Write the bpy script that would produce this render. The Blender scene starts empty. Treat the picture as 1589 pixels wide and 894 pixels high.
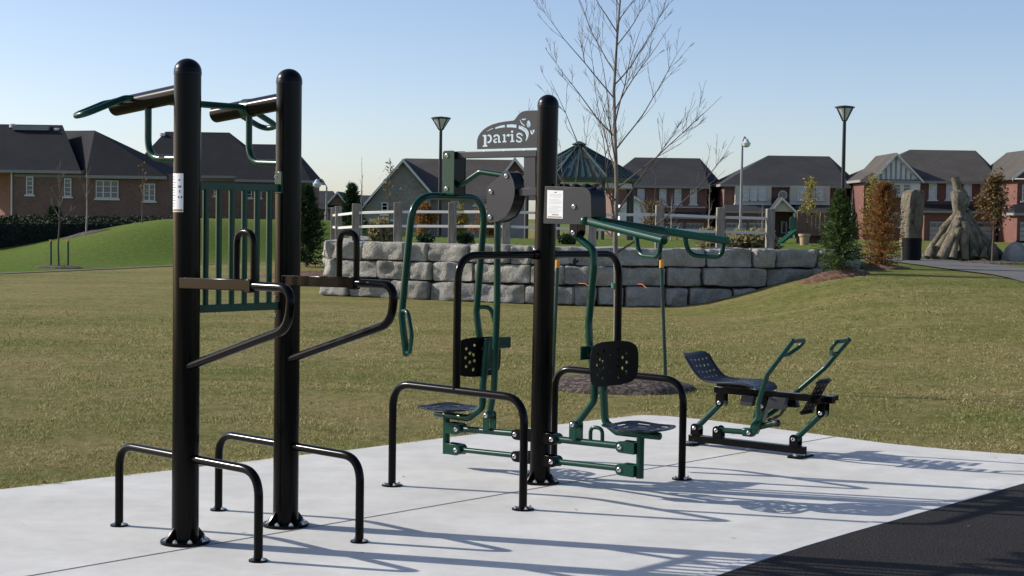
import bpy, math, random
from mathutils import Vector, noise
import numpy as np
R = math.radians
rnd = random.Random(7)
scene = bpy.context.scene
COL = scene.collection

# ------------------------------------------------------------------ camera geometry (fitted to the photograph)
FPX, PITCH, ROLL, CAMH = 2445.5, 0.0448, 0.0147, 1.7147
CAM = Vector((0, 0, CAMH))
_c, _s = math.cos(ROLL), math.sin(ROLL)
R0 = Vector((1, 0, 0)); U0 = Vector((0, math.sin(PITCH), math.cos(PITCH))); F0 = Vector((0, math.cos(PITCH), -math.sin(PITCH)))
def ray(px, py):
    u, v = px - 794.5, py - 447
    x = _c*u + _s*v; y = -_s*u + _c*v
    return F0 + R0*(x/FPX) - U0*(y/FPX)
def G(px, py, z=0.0):
    d = ray(px, py); return CAM + d*((z - CAMH)/d.z)
def D(px, py, Y):
    d = ray(px, py); return CAM + d*(Y/d.y)
def PL(px, py, P, n):
    d = ray(px, py); return CAM + d*((P - CAM).dot(n)/d.dot(n))
def XP(px, Y, py=340):
    return D(px, py, Y).x

# ------------------------------------------------------------------ objects
def tag(o, label=None, cat=None, group=None, kind=None):
    if label: o['label'] = label
    if cat: o['category'] = cat
    if group: o['group'] = group
    if kind: o['kind'] = kind
    return o
def thing(name, label, cat, loc=(0, 0, 0), group=None):
    o = bpy.data.objects.new(name, None); COL.objects.link(o); o.location = loc
    o.empty_display_size = .2
    return tag(o, label, cat, group)
def dup(root, loc, rotz=0, label=None, scale=None):
    r = root.copy(); COL.objects.link(r); r.location = loc; r.rotation_euler = (0, 0, rotz)
    if scale: r.scale = (scale,)*3
    if label: r['label'] = label
    for ch in list(root.children):
        c = ch.copy(); COL.objects.link(c); c.parent = r
        for g in ch.children:
            d = g.copy(); COL.objects.link(d); d.parent = c
    return r
def world_loc(o):
    v = Vector((0, 0, 0))
    while o is not None:
        v = v + Vector(o.location); o = o.parent
    return v

class MB:
    """collects geometry in world coordinates and links it as ONE mesh object"""
    def __init__(s): s.v = []; s.f = []
    def add(s, vs, fs):
        n = len(s.v); s.v += [tuple(v) for v in vs]; s.f += [tuple(i+n for i in f) for f in fs]; return s
    def box(s, c, ax, ay, az):
        """centre and three half-axis vectors"""
        c = Vector(c); ax = Vector(ax); ay = Vector(ay); az = Vector(az)
        if ax.cross(ay).dot(az) < 0: ax = -ax
        vs = [c + ax*i + ay*j + az*k for i in (-1, 1) for j in (-1, 1) for k in (-1, 1)]
        return s.add(vs, [(0, 1, 3, 2), (4, 6, 7, 5), (0, 4, 5, 1), (2, 3, 7, 6), (0, 2, 6, 4), (1, 5, 7, 3)])
    def bar(s, p, q, w, h, side=None):
        """rectangular bar from p to q; w is its half width along side, h the half size the other way"""
        p = Vector(p); q = Vector(q); d = (q-p); L = d.length; d.normalize()
        if side is None: side = d.cross(Vector((0, 0, 1)))
        side = Vector(side); side = (side - d*side.dot(d)).normalized(); up = side.cross(d)
        return s.box((p+q)/2, d*(L/2), side*w, up*h)
    def tube(s, pts, r, n=14, caps=True, closed=False, dome=False):
        pts = [Vector(p) for p in pts]; m = len(pts)
        rs = r if isinstance(r, (list, tuple)) else [r]*m
        if dome and not closed:
            a, b = pts[0], pts[-1]; da = (a - pts[1]).normalized(); db = (b - pts[-2]).normalized()
            pa = []; ra = []; pb = []; rb = []
            for k in (3, 2, 1):
                t = k*math.pi/2/3.3
                pa.append(a + da*rs[0]*math.sin(t)*.6); ra.append(rs[0]*math.cos(t))
            for k in (1, 2, 3):
                t = k*math.pi/2/3.3
                pb.append(b + db*rs[-1]*math.sin(t)*.6); rb.append(rs[-1]*math.cos(t))
            pts = pa + pts + pb; rs = ra + list(rs) + rb; m = len(pts)
        tans = []
        for i in range(m):
            if closed: t = pts[(i+1) % m] - pts[i-1]
            else: t = pts[min(i+1, m-1)] - pts[max(i-1, 0)]
            tans.append(t.normalized())
        up = Vector((0, 0, 1)) if abs(tans[0].z) < .9 else Vector((1, 0, 0))
        nrm = (up - tans[0]*up.dot(tans[0])).normalized()
        vs = []
        for i in range(m):
            nrm = nrm - tans[i]*nrm.dot(tans[i]); nrm.normalize()
            bn = tans[i].cross(nrm)
            for k in range(n):
                a = 2*math.pi*k/n
                vs.append(pts[i] + (nrm*math.cos(a) + bn*math.sin(a))*rs[i])
        fs = []
        rng = m if closed else m-1
        for i in range(rng):
            for k in range(n):
                a = i*n+k; b = i*n+(k+1) % n; c = ((i+1) % m)*n+(k+1) % n; d = ((i+1) % m)*n+k
                fs.append((a, b, c, d))
        if caps and not closed:
            fs.append(tuple(reversed(range(n)))); fs.append(tuple((m-1)*n+k for k in range(n)))
        return s.add(vs, fs)
    def prism(s, poly, off):
        """closed polygon (world points) extruded by the vector off"""
        poly = [Vector(p) for p in poly]; n = len(poly); off = Vector(off)
        nn = Vector((0, 0, 0))
        for i in range(n):
            a = poly[i]; b = poly[(i+1) % n]; nn += a.cross(b)
        if nn.dot(off) > 0: poly.reverse()
        vs = poly + [p+off for p in poly]
        fs = [tuple(range(n)), tuple(reversed(range(n, 2*n)))]
        fs += [(i, i+n, (i+1) % n+n, (i+1) % n) for i in range(n)]
        return s.add(vs, fs)
    def lathe(s, c, prof, n=24, axis=Vector((0, 0, 1))):
        """prof: list of (radius, height along axis)"""
        axis = Vector(axis).normalized(); c = Vector(c)
        e1 = axis.orthogonal().normalized(); e2 = axis.cross(e1)
        vs = []
        for r, h in prof:
            for k in range(n):
                a = 2*math.pi*k/n; vs.append(c + axis*h + (e1*math.cos(a)+e2*math.sin(a))*r)
        fs = []
        for i in range(len(prof)-1):
            for k in range(n):
                fs.append((i*n+k, i*n+(k+1) % n, (i+1)*n+(k+1) % n, (i+1)*n+k))
        fs.append(tuple(reversed(range(n)))); fs.append(tuple((len(prof)-1)*n+k for k in range(n)))
        return s.add(vs, fs)
    def build(s, name, mat, parent=None, smooth=True, ang=35, bevel=0):
        base = world_loc(parent) if parent else Vector((0, 0, 0))
        me = bpy.data.meshes.new(name)
        me.from_pydata([(v[0]-base.x, v[1]-base.y, v[2]-base.z) for v in s.v], [], s.f)
        me.update()
        if smooth:
            me.polygons.foreach_set('use_smooth', [True]*len(me.polygons))
            me.set_sharp_from_angle(angle=R(ang))
        o = bpy.data.objects.new(name, me); COL.objects.link(o)
        if mat: me.materials.append(mat)
        if parent: o.parent = parent
        if bevel:
            b = o.modifiers.new('bevel', 'BEVEL'); b.width = bevel; b.segments = 2; b.limit_method = 'ANGLE'; b.angle_limit = R(40)
        return o

def bend(pts, r, n=7):
    """rounds the corners of a polyline"""
    pts = [Vector(p) for p in pts]
    rs = r if isinstance(r, (list, tuple)) else [r]*len(pts)
    out = [pts[0]]
    for i in range(1, len(pts)-1):
        a, b, c = pts[i-1], pts[i], pts[i+1]
        d1 = (a-b); d2 = (c-b); l1 = d1.length; l2 = d2.length; d1.normalize(); d2.normalize()
        ang = d1.angle(d2)
        t = min(rs[i]/math.tan(ang/2), l1*.48, l2*.48) if ang < 3.12 else 0
        if t < 1e-4: out.append(b); continue
        p, q = b+d1*t, b+d2*t
        for k in range(n+1):
            u = k/n; out.append(p*(1-u)**2 + b*2*u*(1-u) + q*u*u)
    out.append(pts[-1]); return out

# ------------------------------------------------------------------ materials
def new_mat(name):
    m = bpy.data.materials.new(name); m.use_nodes = True
    nt = m.node_tree; b = nt.nodes['Principled BSDF']; return m, nt, b
def node(nt, t, **kw):
    n = nt.nodes.new(t)
    for k, v in kw.items(): setattr(n, k, v)
    return n
def link(nt, a, b): nt.links.new(a, b)
def coord(nt, kind='Object', scale=(1, 1, 1)):
    tc = node(nt, 'ShaderNodeTexCoord'); mp = node(nt, 'ShaderNodeMapping'); mp.inputs['Scale'].default_value = scale
    link(nt, tc.outputs[kind], mp.inputs[0]); return mp.outputs[0]
def noise_n(nt, vec, scale, detail=4, rough=.6):
    n = node(nt, 'ShaderNodeTexNoise'); n.inputs['Scale'].default_value = scale; n.inputs['Detail'].default_value = detail
    n.inputs['Roughness'].default_value = rough; link(nt, vec, n.inputs['Vector']); return n.outputs['Fac']
def ramp(nt, fac, stops):
    r = node(nt, 'ShaderNodeValToRGB'); cr = r.color_ramp
    while len(cr.elements) < len(stops): cr.elements.new(.5)
    for e, (p, c) in zip(cr.elements, stops): e.position = p; e.color = (*c, 1)
    link(nt, fac, r.inputs[0]); return r.outputs[0]
def mix(nt, a, b, fac, mode='MIX'):
    m = node(nt, 'ShaderNodeMix', data_type='RGBA', blend_type=mode)
    for sock, v in ((m.inputs[6], a), (m.inputs[7], b)):
        if isinstance(v, tuple): sock.default_value = (*v, 1)
        else: link(nt, v, sock)
    if isinstance(fac, (int, float)): m.inputs[0].default_value = fac
    else: link(nt, fac, m.inputs[0])
    return m.outputs[2]
def bump(nt, b, h, strength, dist=.01):
    n = node(nt, 'ShaderNodeBump'); n.inputs['Strength'].default_value = strength; n.inputs['Distance'].default_value = dist
    link(nt, h, n.inputs['Height']); link(nt, n.outputs[0], b.inputs['Normal'])
def simple(name, col, rough=.5, metal=0, var=.15, scale=8, bmp=0, bscale=60, bdist=.004, coat=0, spec=None):
    m, nt, b = new_mat(name); v = coord(nt)
    f = noise_n(nt, v, scale)
    c1 = tuple(max(0, x*(1-var)) for x in col); c2 = tuple(min(1, x*(1+var)) for x in col)
    link(nt, ramp(nt, f, [(.3, c1), (.7, c2)]), b.inputs['Base Color'])
    b.inputs['Roughness'].default_value = rough; b.inputs['Metallic'].default_value = metal
    if coat: b.inputs['Coat Weight'].default_value = coat; b.inputs['Coat Roughness'].default_value = .15
    if spec is not None: b.inputs['Specular IOR Level'].default_value = spec
    if bmp: bump(nt, b, noise_n(nt, v, bscale, 5), bmp, bdist)
    return m
M = {}
M['brown'] = simple('brown_powder_coat', (.0040, .0037, .0036), .19, .0, .2, 5, spec=.12)
M['cap_and_shade'] = simple('black_cap_and_shade_metal', (.003, .004, .0044), .28, 0, .1, 5, spec=.2)  # near black also paints in shade on side faces turned from the sun
M['green'] = simple('green_powder_coat', (.0012, .042, .026), .24, 0, .12, 5, spec=.3)
M['grey'] = simple('grey_plate_coat', (.029, .032, .037), .42, .0, .08, 6, spec=.3)
M['navy'] = simple('dark_blue_grey_seat_coat', (.012, .014, .022), .36, .0, .12, 6, spec=.4)
M['backblack'] = simple('dark_brown_backrest_coat', (.006, .0045, .0035), .5, .0, .12, 6, spec=.1)
M['bolt'] = simple('stainless_bolt', (.78, .77, .74), .22, .85, .05, 30)
M['hole'] = simple('bolt_socket_dark', (.015, .015, .016), .6)
M['paper'] = simple('white_sticker', (.78, .79, .78), .45, 0, .03, 20)
M['ink'] = simple('sticker_print', (.10, .11, .12), .5)
M['faint'] = simple('sticker_faint_print', (.42, .44, .45), .5)
M['band'] = simple('sticker_brown_band', (.28, .19, .06), .5)
M['rubber'] = simple('black_rubber', (.01, .01, .011), .5)
M['lamp_metal'] = simple('black_lamp_metal', (.012, .013, .014), .4, .2)
M['lamp_glass'] = simple('pale_lamp_lens', (.65, .68, .70), .25)
M['galv'] = simple('galvanised_pole', (.24, .245, .245), .5, .3, .1, 3)
M['rail'] = simple('white_fence_rail', (.60, .60, .57), .42, 0, .04, 6)
M['white'] = simple('white_trim', (.62, .61, .58), .6, 0, .05, 4)
M['stake_green'] = simple('green_tree_stake', (.012, .045, .035), .5)
M['yellow'] = simple('orange_yellow_cap', (.75, .33, .02), .5)
M['orange'] = simple('orange_tape', (.70, .18, .05), .6)
M['tie'] = simple('green_tree_tie', (.02, .16, .12), .6)
M['bin'] = simple('black_bin', (.004, .0045, .006), .6, spec=.15)
M['soffit'] = simple('dark_soffit', (.05, .045, .04), .7)

def wood_post():
    m, nt, b = new_mat('weathered_grey_wood'); v = coord(nt, 'Object', (14, 14, 1.3))
    f = noise_n(nt, v, 2.2, 6, .7)
    link(nt, ramp(nt, f, [(.3, (.13, .115, .095)), (.55, (.27, .245, .205)), (.75, (.38, .355, .31))]), b.inputs['Base Color'])
    b.inputs['Roughness'].default_value = .85; bump(nt, b, f, .5, .02); return m
M['wood'] = wood_post()
def concrete():
    m, nt, b = new_mat('broom_finished_concrete'); v = coord(nt, 'Object')
    big = noise_n(nt, v, .9, 7, .68); mid = noise_n(nt, v, 4.5, 6, .65); fine = noise_n(nt, v, 160, 3, .7)
    c = ramp(nt, big, [(.3, (.64, .632, .585)), (.66, (.78, .772, .72))])
    c = mix(nt, c, ramp(nt, mid, [(.3, (.74, .74, .75)), (.7, (1, 1, 1))]), .6, 'MULTIPLY')
    c = mix(nt, c, ramp(nt, fine, [(.25, (.72, .72, .72)), (.6, (1, 1, 1))]), .4, 'MULTIPLY')
    # broom streaks run along the slab
    tc = node(nt, 'ShaderNodeTexCoord'); mp = node(nt, 'ShaderNodeMapping'); mp.inputs['Rotation'].default_value = (0, 0, R(-47)); mp.inputs['Scale'].default_value = (1.2, 55, 1)
    link(nt, tc.outputs['Object'], mp.inputs[0]); st = noise_n(nt, mp.outputs[0], 1.5, 4, .6)
    c = mix(nt, c, ramp(nt, st, [(.35, (.86, .86, .86)), (.65, (1, 1, 1))]), .35, 'MULTIPLY')
    # a few small rust and dirt spots
    vo = node(nt, 'ShaderNodeTexVoronoi'); vo.inputs['Scale'].default_value = 1.1; link(nt, v, vo.inputs['Vector'])
    sp = ramp(nt, vo.outputs['Distance'], [(.0, (1, 1, 1)), (.025, (0, 0, 0))])
    c = mix(nt, c, (.25, .20, .15), sp)
    link(nt, c, b.inputs['Base Color']); b.inputs['Roughness'].default_value = .9; b.inputs['Specular IOR Level'].default_value = .25
    ad = node(nt, 'ShaderNodeMath', operation='ADD'); link(nt, st, ad.inputs[0]); link(nt, fine, ad.inputs[1])
    bump(nt, b, ad.outputs[0], .35, .004); return m
M['concrete'] = concrete()
M['joint'] = simple('joint_dark_gap', (.22, .21, .20), .95)
M['gutter'] = simple('taupe_gutter', (.27, .25, .23), .6)
M['trowel'] = simple('smooth_trowelled_concrete', (.60, .595, .57), .85, 0, .08, 3, .2, 140, .003)
def asphalt():
    m, nt, b = new_mat('asphalt'); v = coord(nt)
    f = noise_n(nt, v, 85, 5, .85); g = noise_n(nt, v, 1.2, 5)
    vo = node(nt, 'ShaderNodeTexVoronoi'); vo.inputs['Scale'].default_value = 75; link(nt, v, vo.inputs['Vector'])
    c = ramp(nt, f, [(.3, (.008, .008, .008)), (.56, (.026, .0235, .023)), (.72, (.13, .115, .10))])
    c = mix(nt, c, ramp(nt, g, [(.35, (.75, .75, .75)), (.7, (1.15, 1.1, 1.08))]), .7, 'MULTIPLY')
    link(nt, c, b.inputs['Base Color']); b.inputs['Roughness'].default_value = .9; b.inputs['Specular IOR Level'].default_value = .2
    bump(nt, b, vo.outputs['Distance'], .7, .006); return m
M['asphalt'] = asphalt()
M['greypath'] = simple('grey_asphalt_path', (.12, .115, .105), .9, 0, .12, 2, .4, 60, .01)

def patch_fac(nt):
    """mown-lawn patches, long across the slope, shared by the ground and its blades"""
    n1 = noise_n(nt, coord(nt, 'Object', (.24, .40, .1)), 1.0, 6, .68); n2 = noise_n(nt, coord(nt, 'Object', (.5, 1.1, .1)), 1.6, 5, .7)
    a = node(nt, 'ShaderNodeMath', operation='MULTIPLY_ADD'); a.inputs[1].default_value = .55; link(nt, n2, a.inputs[0]); link(nt, n1, a.inputs[2])
    q = node(nt, 'ShaderNodeMapRange'); q.inputs[1].default_value = .66; q.inputs[2].default_value = .94; link(nt, a.outputs[0], q.inputs[0]); return q.outputs[0]
def zone(nt):
    """0..1 lushness: the bank beyond the left path and the rise on the right are greener"""
    tc = node(nt, 'ShaderNodeTexCoord'); sx = node(nt, 'ShaderNodeSeparateXYZ'); link(nt, tc.outputs['Object'], sx.inputs[0])
    def mr(sock, a, bb, c=0, d=1):
        q = node(nt, 'ShaderNodeMapRange'); q.inputs[1].default_value = a; q.inputs[2].default_value = bb; q.inputs[3].default_value = c; q.inputs[4].default_value = d
        link(nt, sock, q.inputs[0]); return q.outputs[0]
    def mul(a, b):
        m = node(nt, 'ShaderNodeMath', operation='MULTIPLY'); link(nt, a, m.inputs[0]); link(nt, b, m.inputs[1]); return m.outputs[0]
    ad = node(nt, 'ShaderNodeMath', operation='MULTIPLY_ADD'); ad.inputs[1].default_value = -2.9; link(nt, sx.outputs[0], ad.inputs[0]); link(nt, sx.outputs[1], ad.inputs[2])
    left = mul(mr(ad.outputs[0], 82, 83.5), mr(sx.outputs[0], -2, -4.4))
    l2 = mul(mul(mr(sx.outputs[1], 56.5, 59), mr(sx.outputs[0], -9.6, -8.6)), mr(sx.outputs[0], -2, -4.4))
    mxx = node(nt, 'ShaderNodeMath', operation='MAXIMUM'); link(nt, left, mxx.inputs[0]); link(nt, l2, mxx.inputs[1]); left = mxx.outputs[0]
    right = mul(mr(sx.outputs[1], 22, 36), mr(sx.outputs[0], 3, 7))
    return left, right
def lawn_mat(name='lawn_grass', lushall=0.0):
    m, nt, b = new_mat(name); v = coord(nt)
    fine = noise_n(nt, v, 60, 5, .8); mid = noise_n(nt, coord(nt, 'Object', (1, .5, 1)), 9, 6, .75)
    dry = ramp(nt, mid, [(.3, (.195, .162, .058)), (.5, (.32, .268, .108)), (.7, (.43, .37, .175))])
    grn = ramp(nt, mid, [(.3, (.082, .108, .018)), (.5, (.145, .180, .036)), (.7, (.22, .25, .07))])
    left, right = zone(nt)
    mx = node(nt, 'ShaderNodeMath', operation='MULTIPLY_ADD'); mx.inputs[1].default_value = .65; mx.use_clamp = True
    link(nt, right, mx.inputs[0]); pm = node(nt, 'ShaderNodeMath', operation='MULTIPLY'); pm.inputs[1].default_value = .7; link(nt, patch_fac(nt), pm.inputs[0]); link(nt, pm.outputs[0], mx.inputs[2])
    c = mix(nt, dry, grn, mx.outputs[0])
    lush = ramp(nt, mid, [(.3, (.072, .125, .012)), (.5, (.125, .195, .024)), (.7, (.19, .265, .05))])
    lush = mix(nt, lush, grn, ramp(nt, noise_n(nt, coord(nt, 'Object', (.3, .3, .3)), 1, 4, .6), [(.45, (0, 0, 0)), (.62, (.8, .8, .8))]))
    if lushall: c = mix(nt, c, lush, lushall)
    else: c = mix(nt, c, lush, left)
    c = mix(nt, c, ramp(nt, fine, [(.28, (.45, .45, .42)), (.65, (1.25, 1.25, 1.2))]), .75, 'MULTIPLY')
    link(nt, c, b.inputs['Base Color']); b.inputs['Roughness'].default_value = .95; b.inputs['Specular IOR Level'].default_value = .1
    ad = node(nt, 'ShaderNodeMath', operation='ADD'); link(nt, fine, ad.inputs[0]); link(nt, mid, ad.inputs[1])
    bump(nt, b, ad.outputs[0], .9, .05); return m
M['lawn'] = lawn_mat()
M['lawn_lush'] = lawn_mat('green_raised_lawn', .9)
def blade_mat(name, stops, rough=.7, trans=.3):
    m, nt, b = new_mat(name)
    oi = node(nt, 'ShaderNodeNewGeometry'); r = ramp(nt, oi.outputs['Random Per Island'], stops)
    link(nt, r, b.inputs['Base Color']); b.inputs['Roughness'].default_value = rough; b.inputs['Specular IOR Level'].default_value = .2
    tr = node(nt, 'ShaderNodeBsdfTranslucent'); link(nt, r, tr.inputs[0])
    ms = node(nt, 'ShaderNodeMixShader'); ms.inputs[0].default_value = trans
    link(nt, b.outputs[0], ms.inputs[1]); link(nt, tr.outputs[0], ms.inputs[2]); link(nt, ms.outputs[0], nt.nodes['Material Output'].inputs[0])
    return m
def grass_blade_mat():
    m, nt, b = new_mat('grass_blades'); g = node(nt, 'ShaderNodeNewGeometry'); rr = g.outputs['Random Per Island']
    dry = ramp(nt, rr, [(0, (.15, .13, .045)), (.25, (.29, .245, .09)), (.6, (.48, .405, .185)), (.9, (.66, .57, .33)), (1, (.19, .24, .055))])
    grn = ramp(nt, rr, [(0, (.07, .11, .018)), (.3, (.14, .19, .036)), (.7, (.25, .30, .07)), (1, (.42, .40, .16))])
    left, right = zone(nt)
    mx = node(nt, 'ShaderNodeMath', operation='MULTIPLY_ADD'); mx.inputs[1].default_value = .65; mx.use_clamp = True
    link(nt, right, mx.inputs[0]); pm = node(nt, 'ShaderNodeMath', operation='MULTIPLY'); pm.inputs[1].default_value = .7; link(nt, patch_fac(nt), pm.inputs[0]); link(nt, pm.outputs[0], mx.inputs[2])
    r = mix(nt, dry, grn, mx.outputs[0])
    link(nt, r, b.inputs['Base Color']); b.inputs['Roughness'].default_value = .75; b.inputs['Specular IOR Level'].default_value = .15
    tr = node(nt, 'ShaderNodeBsdfTranslucent'); link(nt, r, tr.inputs[0]); ms = node(nt, 'ShaderNodeMixShader'); ms.inputs[0].default_value = .35
    link(nt, b.outputs[0], ms.inputs[1]); link(nt, tr.outputs[0], ms.inputs[2]); link(nt, ms.outputs[0], nt.nodes['Material Output'].inputs[0]); return m
M['blades'] = grass_blade_mat()
M['spruce'] = blade_mat('spruce_needles', [(0, (.030, .058, .016)), (.5, (.065, .110, .030)), (1, (.12, .165, .05))], .6, .25)
M['hedge'] = blade_mat('dark_hedge_leaves', [(0, (.006, .014, .006)), (.6, (.014, .028, .010)), (1, (.028, .045, .016))], .7, .1)
M['darkgreen'] = blade_mat('dark_evergreen_leaves', [(0, (.012, .030, .012)), (.6, (.030, .060, .020)), (1, (.050, .085, .030))], .6, .12)
M['rust'] = blade_mat('rusty_orange_foliage', [(0, (.13, .055, .016)), (.5, (.27, .125, .035)), (.8, (.38, .20, .065)), (1, (.20, .14, .045))], .7, .25)
M['yellowleaf'] = blade_mat('yellow_green_leaves', [(0, (.14, .13, .02)), (.5, (.30, .24, .04)), (1, (.42, .33, .07))], .7, .3)
M['brownleaf'] = blade_mat('brown_leaves', [(0, (.07, .045, .018)), (.5, (.16, .10, .035)), (1, (.25, .17, .07))], .7, .25)
M['straw'] = blade_mat('straw_grass', [(0, (.16, .14, .06)), (.5, (.30, .26, .13)), (1, (.42, .37, .20))], .8, .3)
def bark():
    m, nt, b = new_mat('young_grey_bark'); v = coord(nt, 'Object', (1, 1, .3)); f = noise_n(nt, v, 30, 5, .7)
    link(nt, ramp(nt, f, [(.3, (.10, .085, .068)), (.6, (.21, .185, .15)), (.8, (.30, .27, .23))]), b.inputs['Base Color'])
    b.inputs['Roughness'].default_value = .85; bump(nt, b, f, .4, .008); return m
M['bark'] = bark()
M['bark_dark'] = simple('dark_twig_bark', (.10, .075, .058), .8, 0, .25, 20)
M['bark_pale'] = simple('pale_trunk_bark', (.33, .30, .26), .8, 0, .2, 12)
def mulch(name, c1, c2, c3):
    m, nt, b = new_mat(name); v = coord(nt); vo = node(nt, 'ShaderNodeTexVoronoi'); vo.inputs['Scale'].default_value = 28; link(nt, v, vo.inputs['Vector'])
    sp = node(nt, 'ShaderNodeSeparateColor'); link(nt, vo.outputs['Color'], sp.inputs[0])
    link(nt, ramp(nt, sp.outputs[0], [(.1, c1), (.5, c2), (.9, c3)]), b.inputs['Base Color']); b.inputs['Roughness'].default_value = .95
    bump(nt, b, noise_n(nt, v, 22, 5, .8), 1, .06); return m
M['mulch'] = mulch('dark_bark_mulch', (.035, .024, .018), (.085, .058, .042), (.22, .17, .14))
M['mulch_red'] = mulch('reddish_bark_mulch', (.09, .045, .025), (.17, .085, .05), (.27, .15, .10))
def stone():
    m, nt, b = new_mat('armour_stone'); v = coord(nt); oi = node(nt, 'ShaderNodeObjectInfo')
    va = node(nt, 'ShaderNodeVectorMath', operation='ADD'); link(nt, v, va.inputs[0])
    cm = node(nt, 'ShaderNodeCombineXYZ'); ml = node(nt, 'ShaderNodeMath', operation='MULTIPLY'); ml.inputs[1].default_value = 37; link(nt, oi.outputs['Random'], ml.inputs[0])
    link(nt, ml.outputs[0], cm.inputs[0]); link(nt, cm.outputs[0], va.inputs[1])
    f = noise_n(nt, va.outputs[0], 2.6, 8, .68); g = noise_n(nt, va.outputs[0], 24, 6, .7)
    c = ramp(nt, f, [(.28, (.30, .29, .265)), (.5, (.50, .485, .445)), (.72, (.65, .63, .58))])
    c = mix(nt, c, ramp(nt, g, [(.3, (.62, .62, .62)), (.62, (1.08, 1.08, 1.06))]), .65, 'MULTIPLY')
    vr = ramp(nt, oi.outputs['Random'], [(0, (.80, .80, .82)), (.5, (1, .99, .96)), (1, (1.14, 1.12, 1.08))])
    c = mix(nt, c, vr, .8, 'MULTIPLY')
    link(nt, c, b.inputs['Base Color']); b.inputs['Roughness'].default_value = .92; b.inputs['Specular IOR Level'].default_value = .2
    ad = node(nt, 'ShaderNodeMath', operation='ADD'); link(nt, f, ad.inputs[0]); link(nt, g, ad.inputs[1])
    bump(nt, b, ad.outputs[0], 1, .09); return m
M['stone'] = stone()
def carved():
    m, nt, b = new_mat('carved_rock'); v = coord(nt); f = noise_n(nt, coord(nt, 'Object', (1, 1, .45)), 5, 8, .75); g = noise_n(nt, v, 1.6, 4, .6)
    c = ramp(nt, f, [(.34, (.045, .040, .030)), (.46, (.20, .175, .125)), (.62, (.32, .285, .215)), (.8, (.44, .40, .33))])  # darkest stop paints crevice shade into the rock colour
    c = mix(nt, c, ramp(nt, g, [(.35, (.70, .72, .74)), (.65, (1.1, 1.05, .95))]), .8, 'MULTIPLY')
    link(nt, c, b.inputs['Base Color']); b.inputs['Roughness'].default_value = .95; b.inputs['Specular IOR Level'].default_value = .15
    bump(nt, b, f, 1, .15); return m
M['sculpt'] = carved()
M['boulder'] = simple('grey_boulder', (.27, .26, .25), .9, 0, .3, 2, .8, 9, .08)
def brick(name, c1, c2, mortar):
    m, nt, b = new_mat(name); tc = node(nt, 'ShaderNodeTexCoord'); sx = node(nt, 'ShaderNodeSeparateXYZ'); link(nt, tc.outputs['Object'], sx.inputs[0])
    ad = node(nt, 'ShaderNodeMath', operation='ADD'); link(nt, sx.outputs[0], ad.inputs[0]); link(nt, sx.outputs[1], ad.inputs[1])
    cb = node(nt, 'ShaderNodeCombineXYZ'); link(nt, ad.outputs[0], cb.inputs[0]); link(nt, sx.outputs[2], cb.inputs[1])
    bt = node(nt, 'ShaderNodeTexBrick'); bt.inputs['Scale'].default_value = 4.4; bt.inputs['Mortar Size'].default_value = .018
    bt.inputs['Color1'].default_value = (*c1, 1); bt.inputs['Color2'].default_value = (*c2, 1); bt.inputs['Mortar'].default_value = (*mortar, 1)
    bt.inputs['Row Height'].default_value = .3; bt.inputs['Brick Width'].default_value = .95
    link(nt, cb.outputs[0], bt.inputs['Vector'])
    f = noise_n(nt, coord(nt), .7, 6, .7); g = noise_n(nt, coord(nt), 6, 4, .7)
    c = mix(nt, bt.outputs['Color'], ramp(nt, f, [(.3, (.72, .72, .72)), (.7, (1.2, 1.15, 1.1))]), .8, 'MULTIPLY')
    c = mix(nt, c, ramp(nt, g, [(.3, (.8, .8, .8)), (.7, (1.12, 1.12, 1.12))]), .7, 'MULTIPLY')
    link(nt, c, b.inputs['Base Color']); b.inputs['Roughness'].default_value = .9; return m
M['brick_dark'] = brick('brown_red_brick', (.16, .082, .062), (.215, .118, .092), (.22, .19, .17))
M['brick_red'] = brick('red_brick', (.145, .052, .040), (.19, .075, .057), (.18, .14, .12))
M['brick_mid'] = brick('mid_brown_brick', (.145, .072, .055), (.19, .10, .078), (.20, .165, .145))
M['stonewall'] = brick('buff_stone_facing', (.20, .185, .165), (.33, .31, .275), (.25, .24, .22))
def shingle(name, col):
    m, nt, b = new_mat(name); v = coord(nt); f = noise_n(nt, v, .5, 5, .6); g = noise_n(nt, coord(nt, 'Object', (1, 1, 3)), 7, 4, .8)
    tc = node(nt, 'ShaderNodeTexCoord'); sx = node(nt, 'ShaderNodeSeparateXYZ'); link(nt, tc.outputs['Object'], sx.inputs[0])
    w = node(nt, 'ShaderNodeMath', operation='MULTIPLY'); w.inputs[1].default_value = 9; link(nt, sx.outputs[2], w.inputs[0])
    fr = node(nt, 'ShaderNodeMath', operation='FRACT'); link(nt, w.outputs[0], fr.inputs[0])
    c = ramp(nt, f, [(.3, tuple(x*.85 for x in col)), (.7, tuple(x*1.15 for x in col))])
    c = mix(nt, c, ramp(nt, g, [(.3, (.6, .6, .6)), (.7, (1.35, 1.33, 1.3))]), .8, 'MULTIPLY')
    c = mix(nt, c, ramp(nt, fr.outputs[0], [(.0, (.72, .72, .72)), (.25, (1, 1, 1))]), .6, 'MULTIPLY')
    link(nt, c, b.inputs['Base Color']); b.inputs['Roughness'].default_value = .93; b.inputs['Specular IOR Level'].default_value = .15; return m
M['roof_black'] = shingle('black_roof_shingles', (.026, .027, .031))
M['roof_grey'] = shingle('dark_grey_roof_shingles', (.054, .055, .058))
M['roof_brown'] = shingle('brown_grey_roof_shingles', (.092, .084, .076))
M['stucco'] = simple('beige_stucco', (.52, .47, .39), .9, 0, .06, 2)
M['stucco_grey'] = simple('grey_taupe_stucco', (.24, .225, .205), .9, 0, .08, 2)
M['siding'] = simple('pale_grey_siding', (.72, .71, .72), .8, 0, .05, 2)
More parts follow.
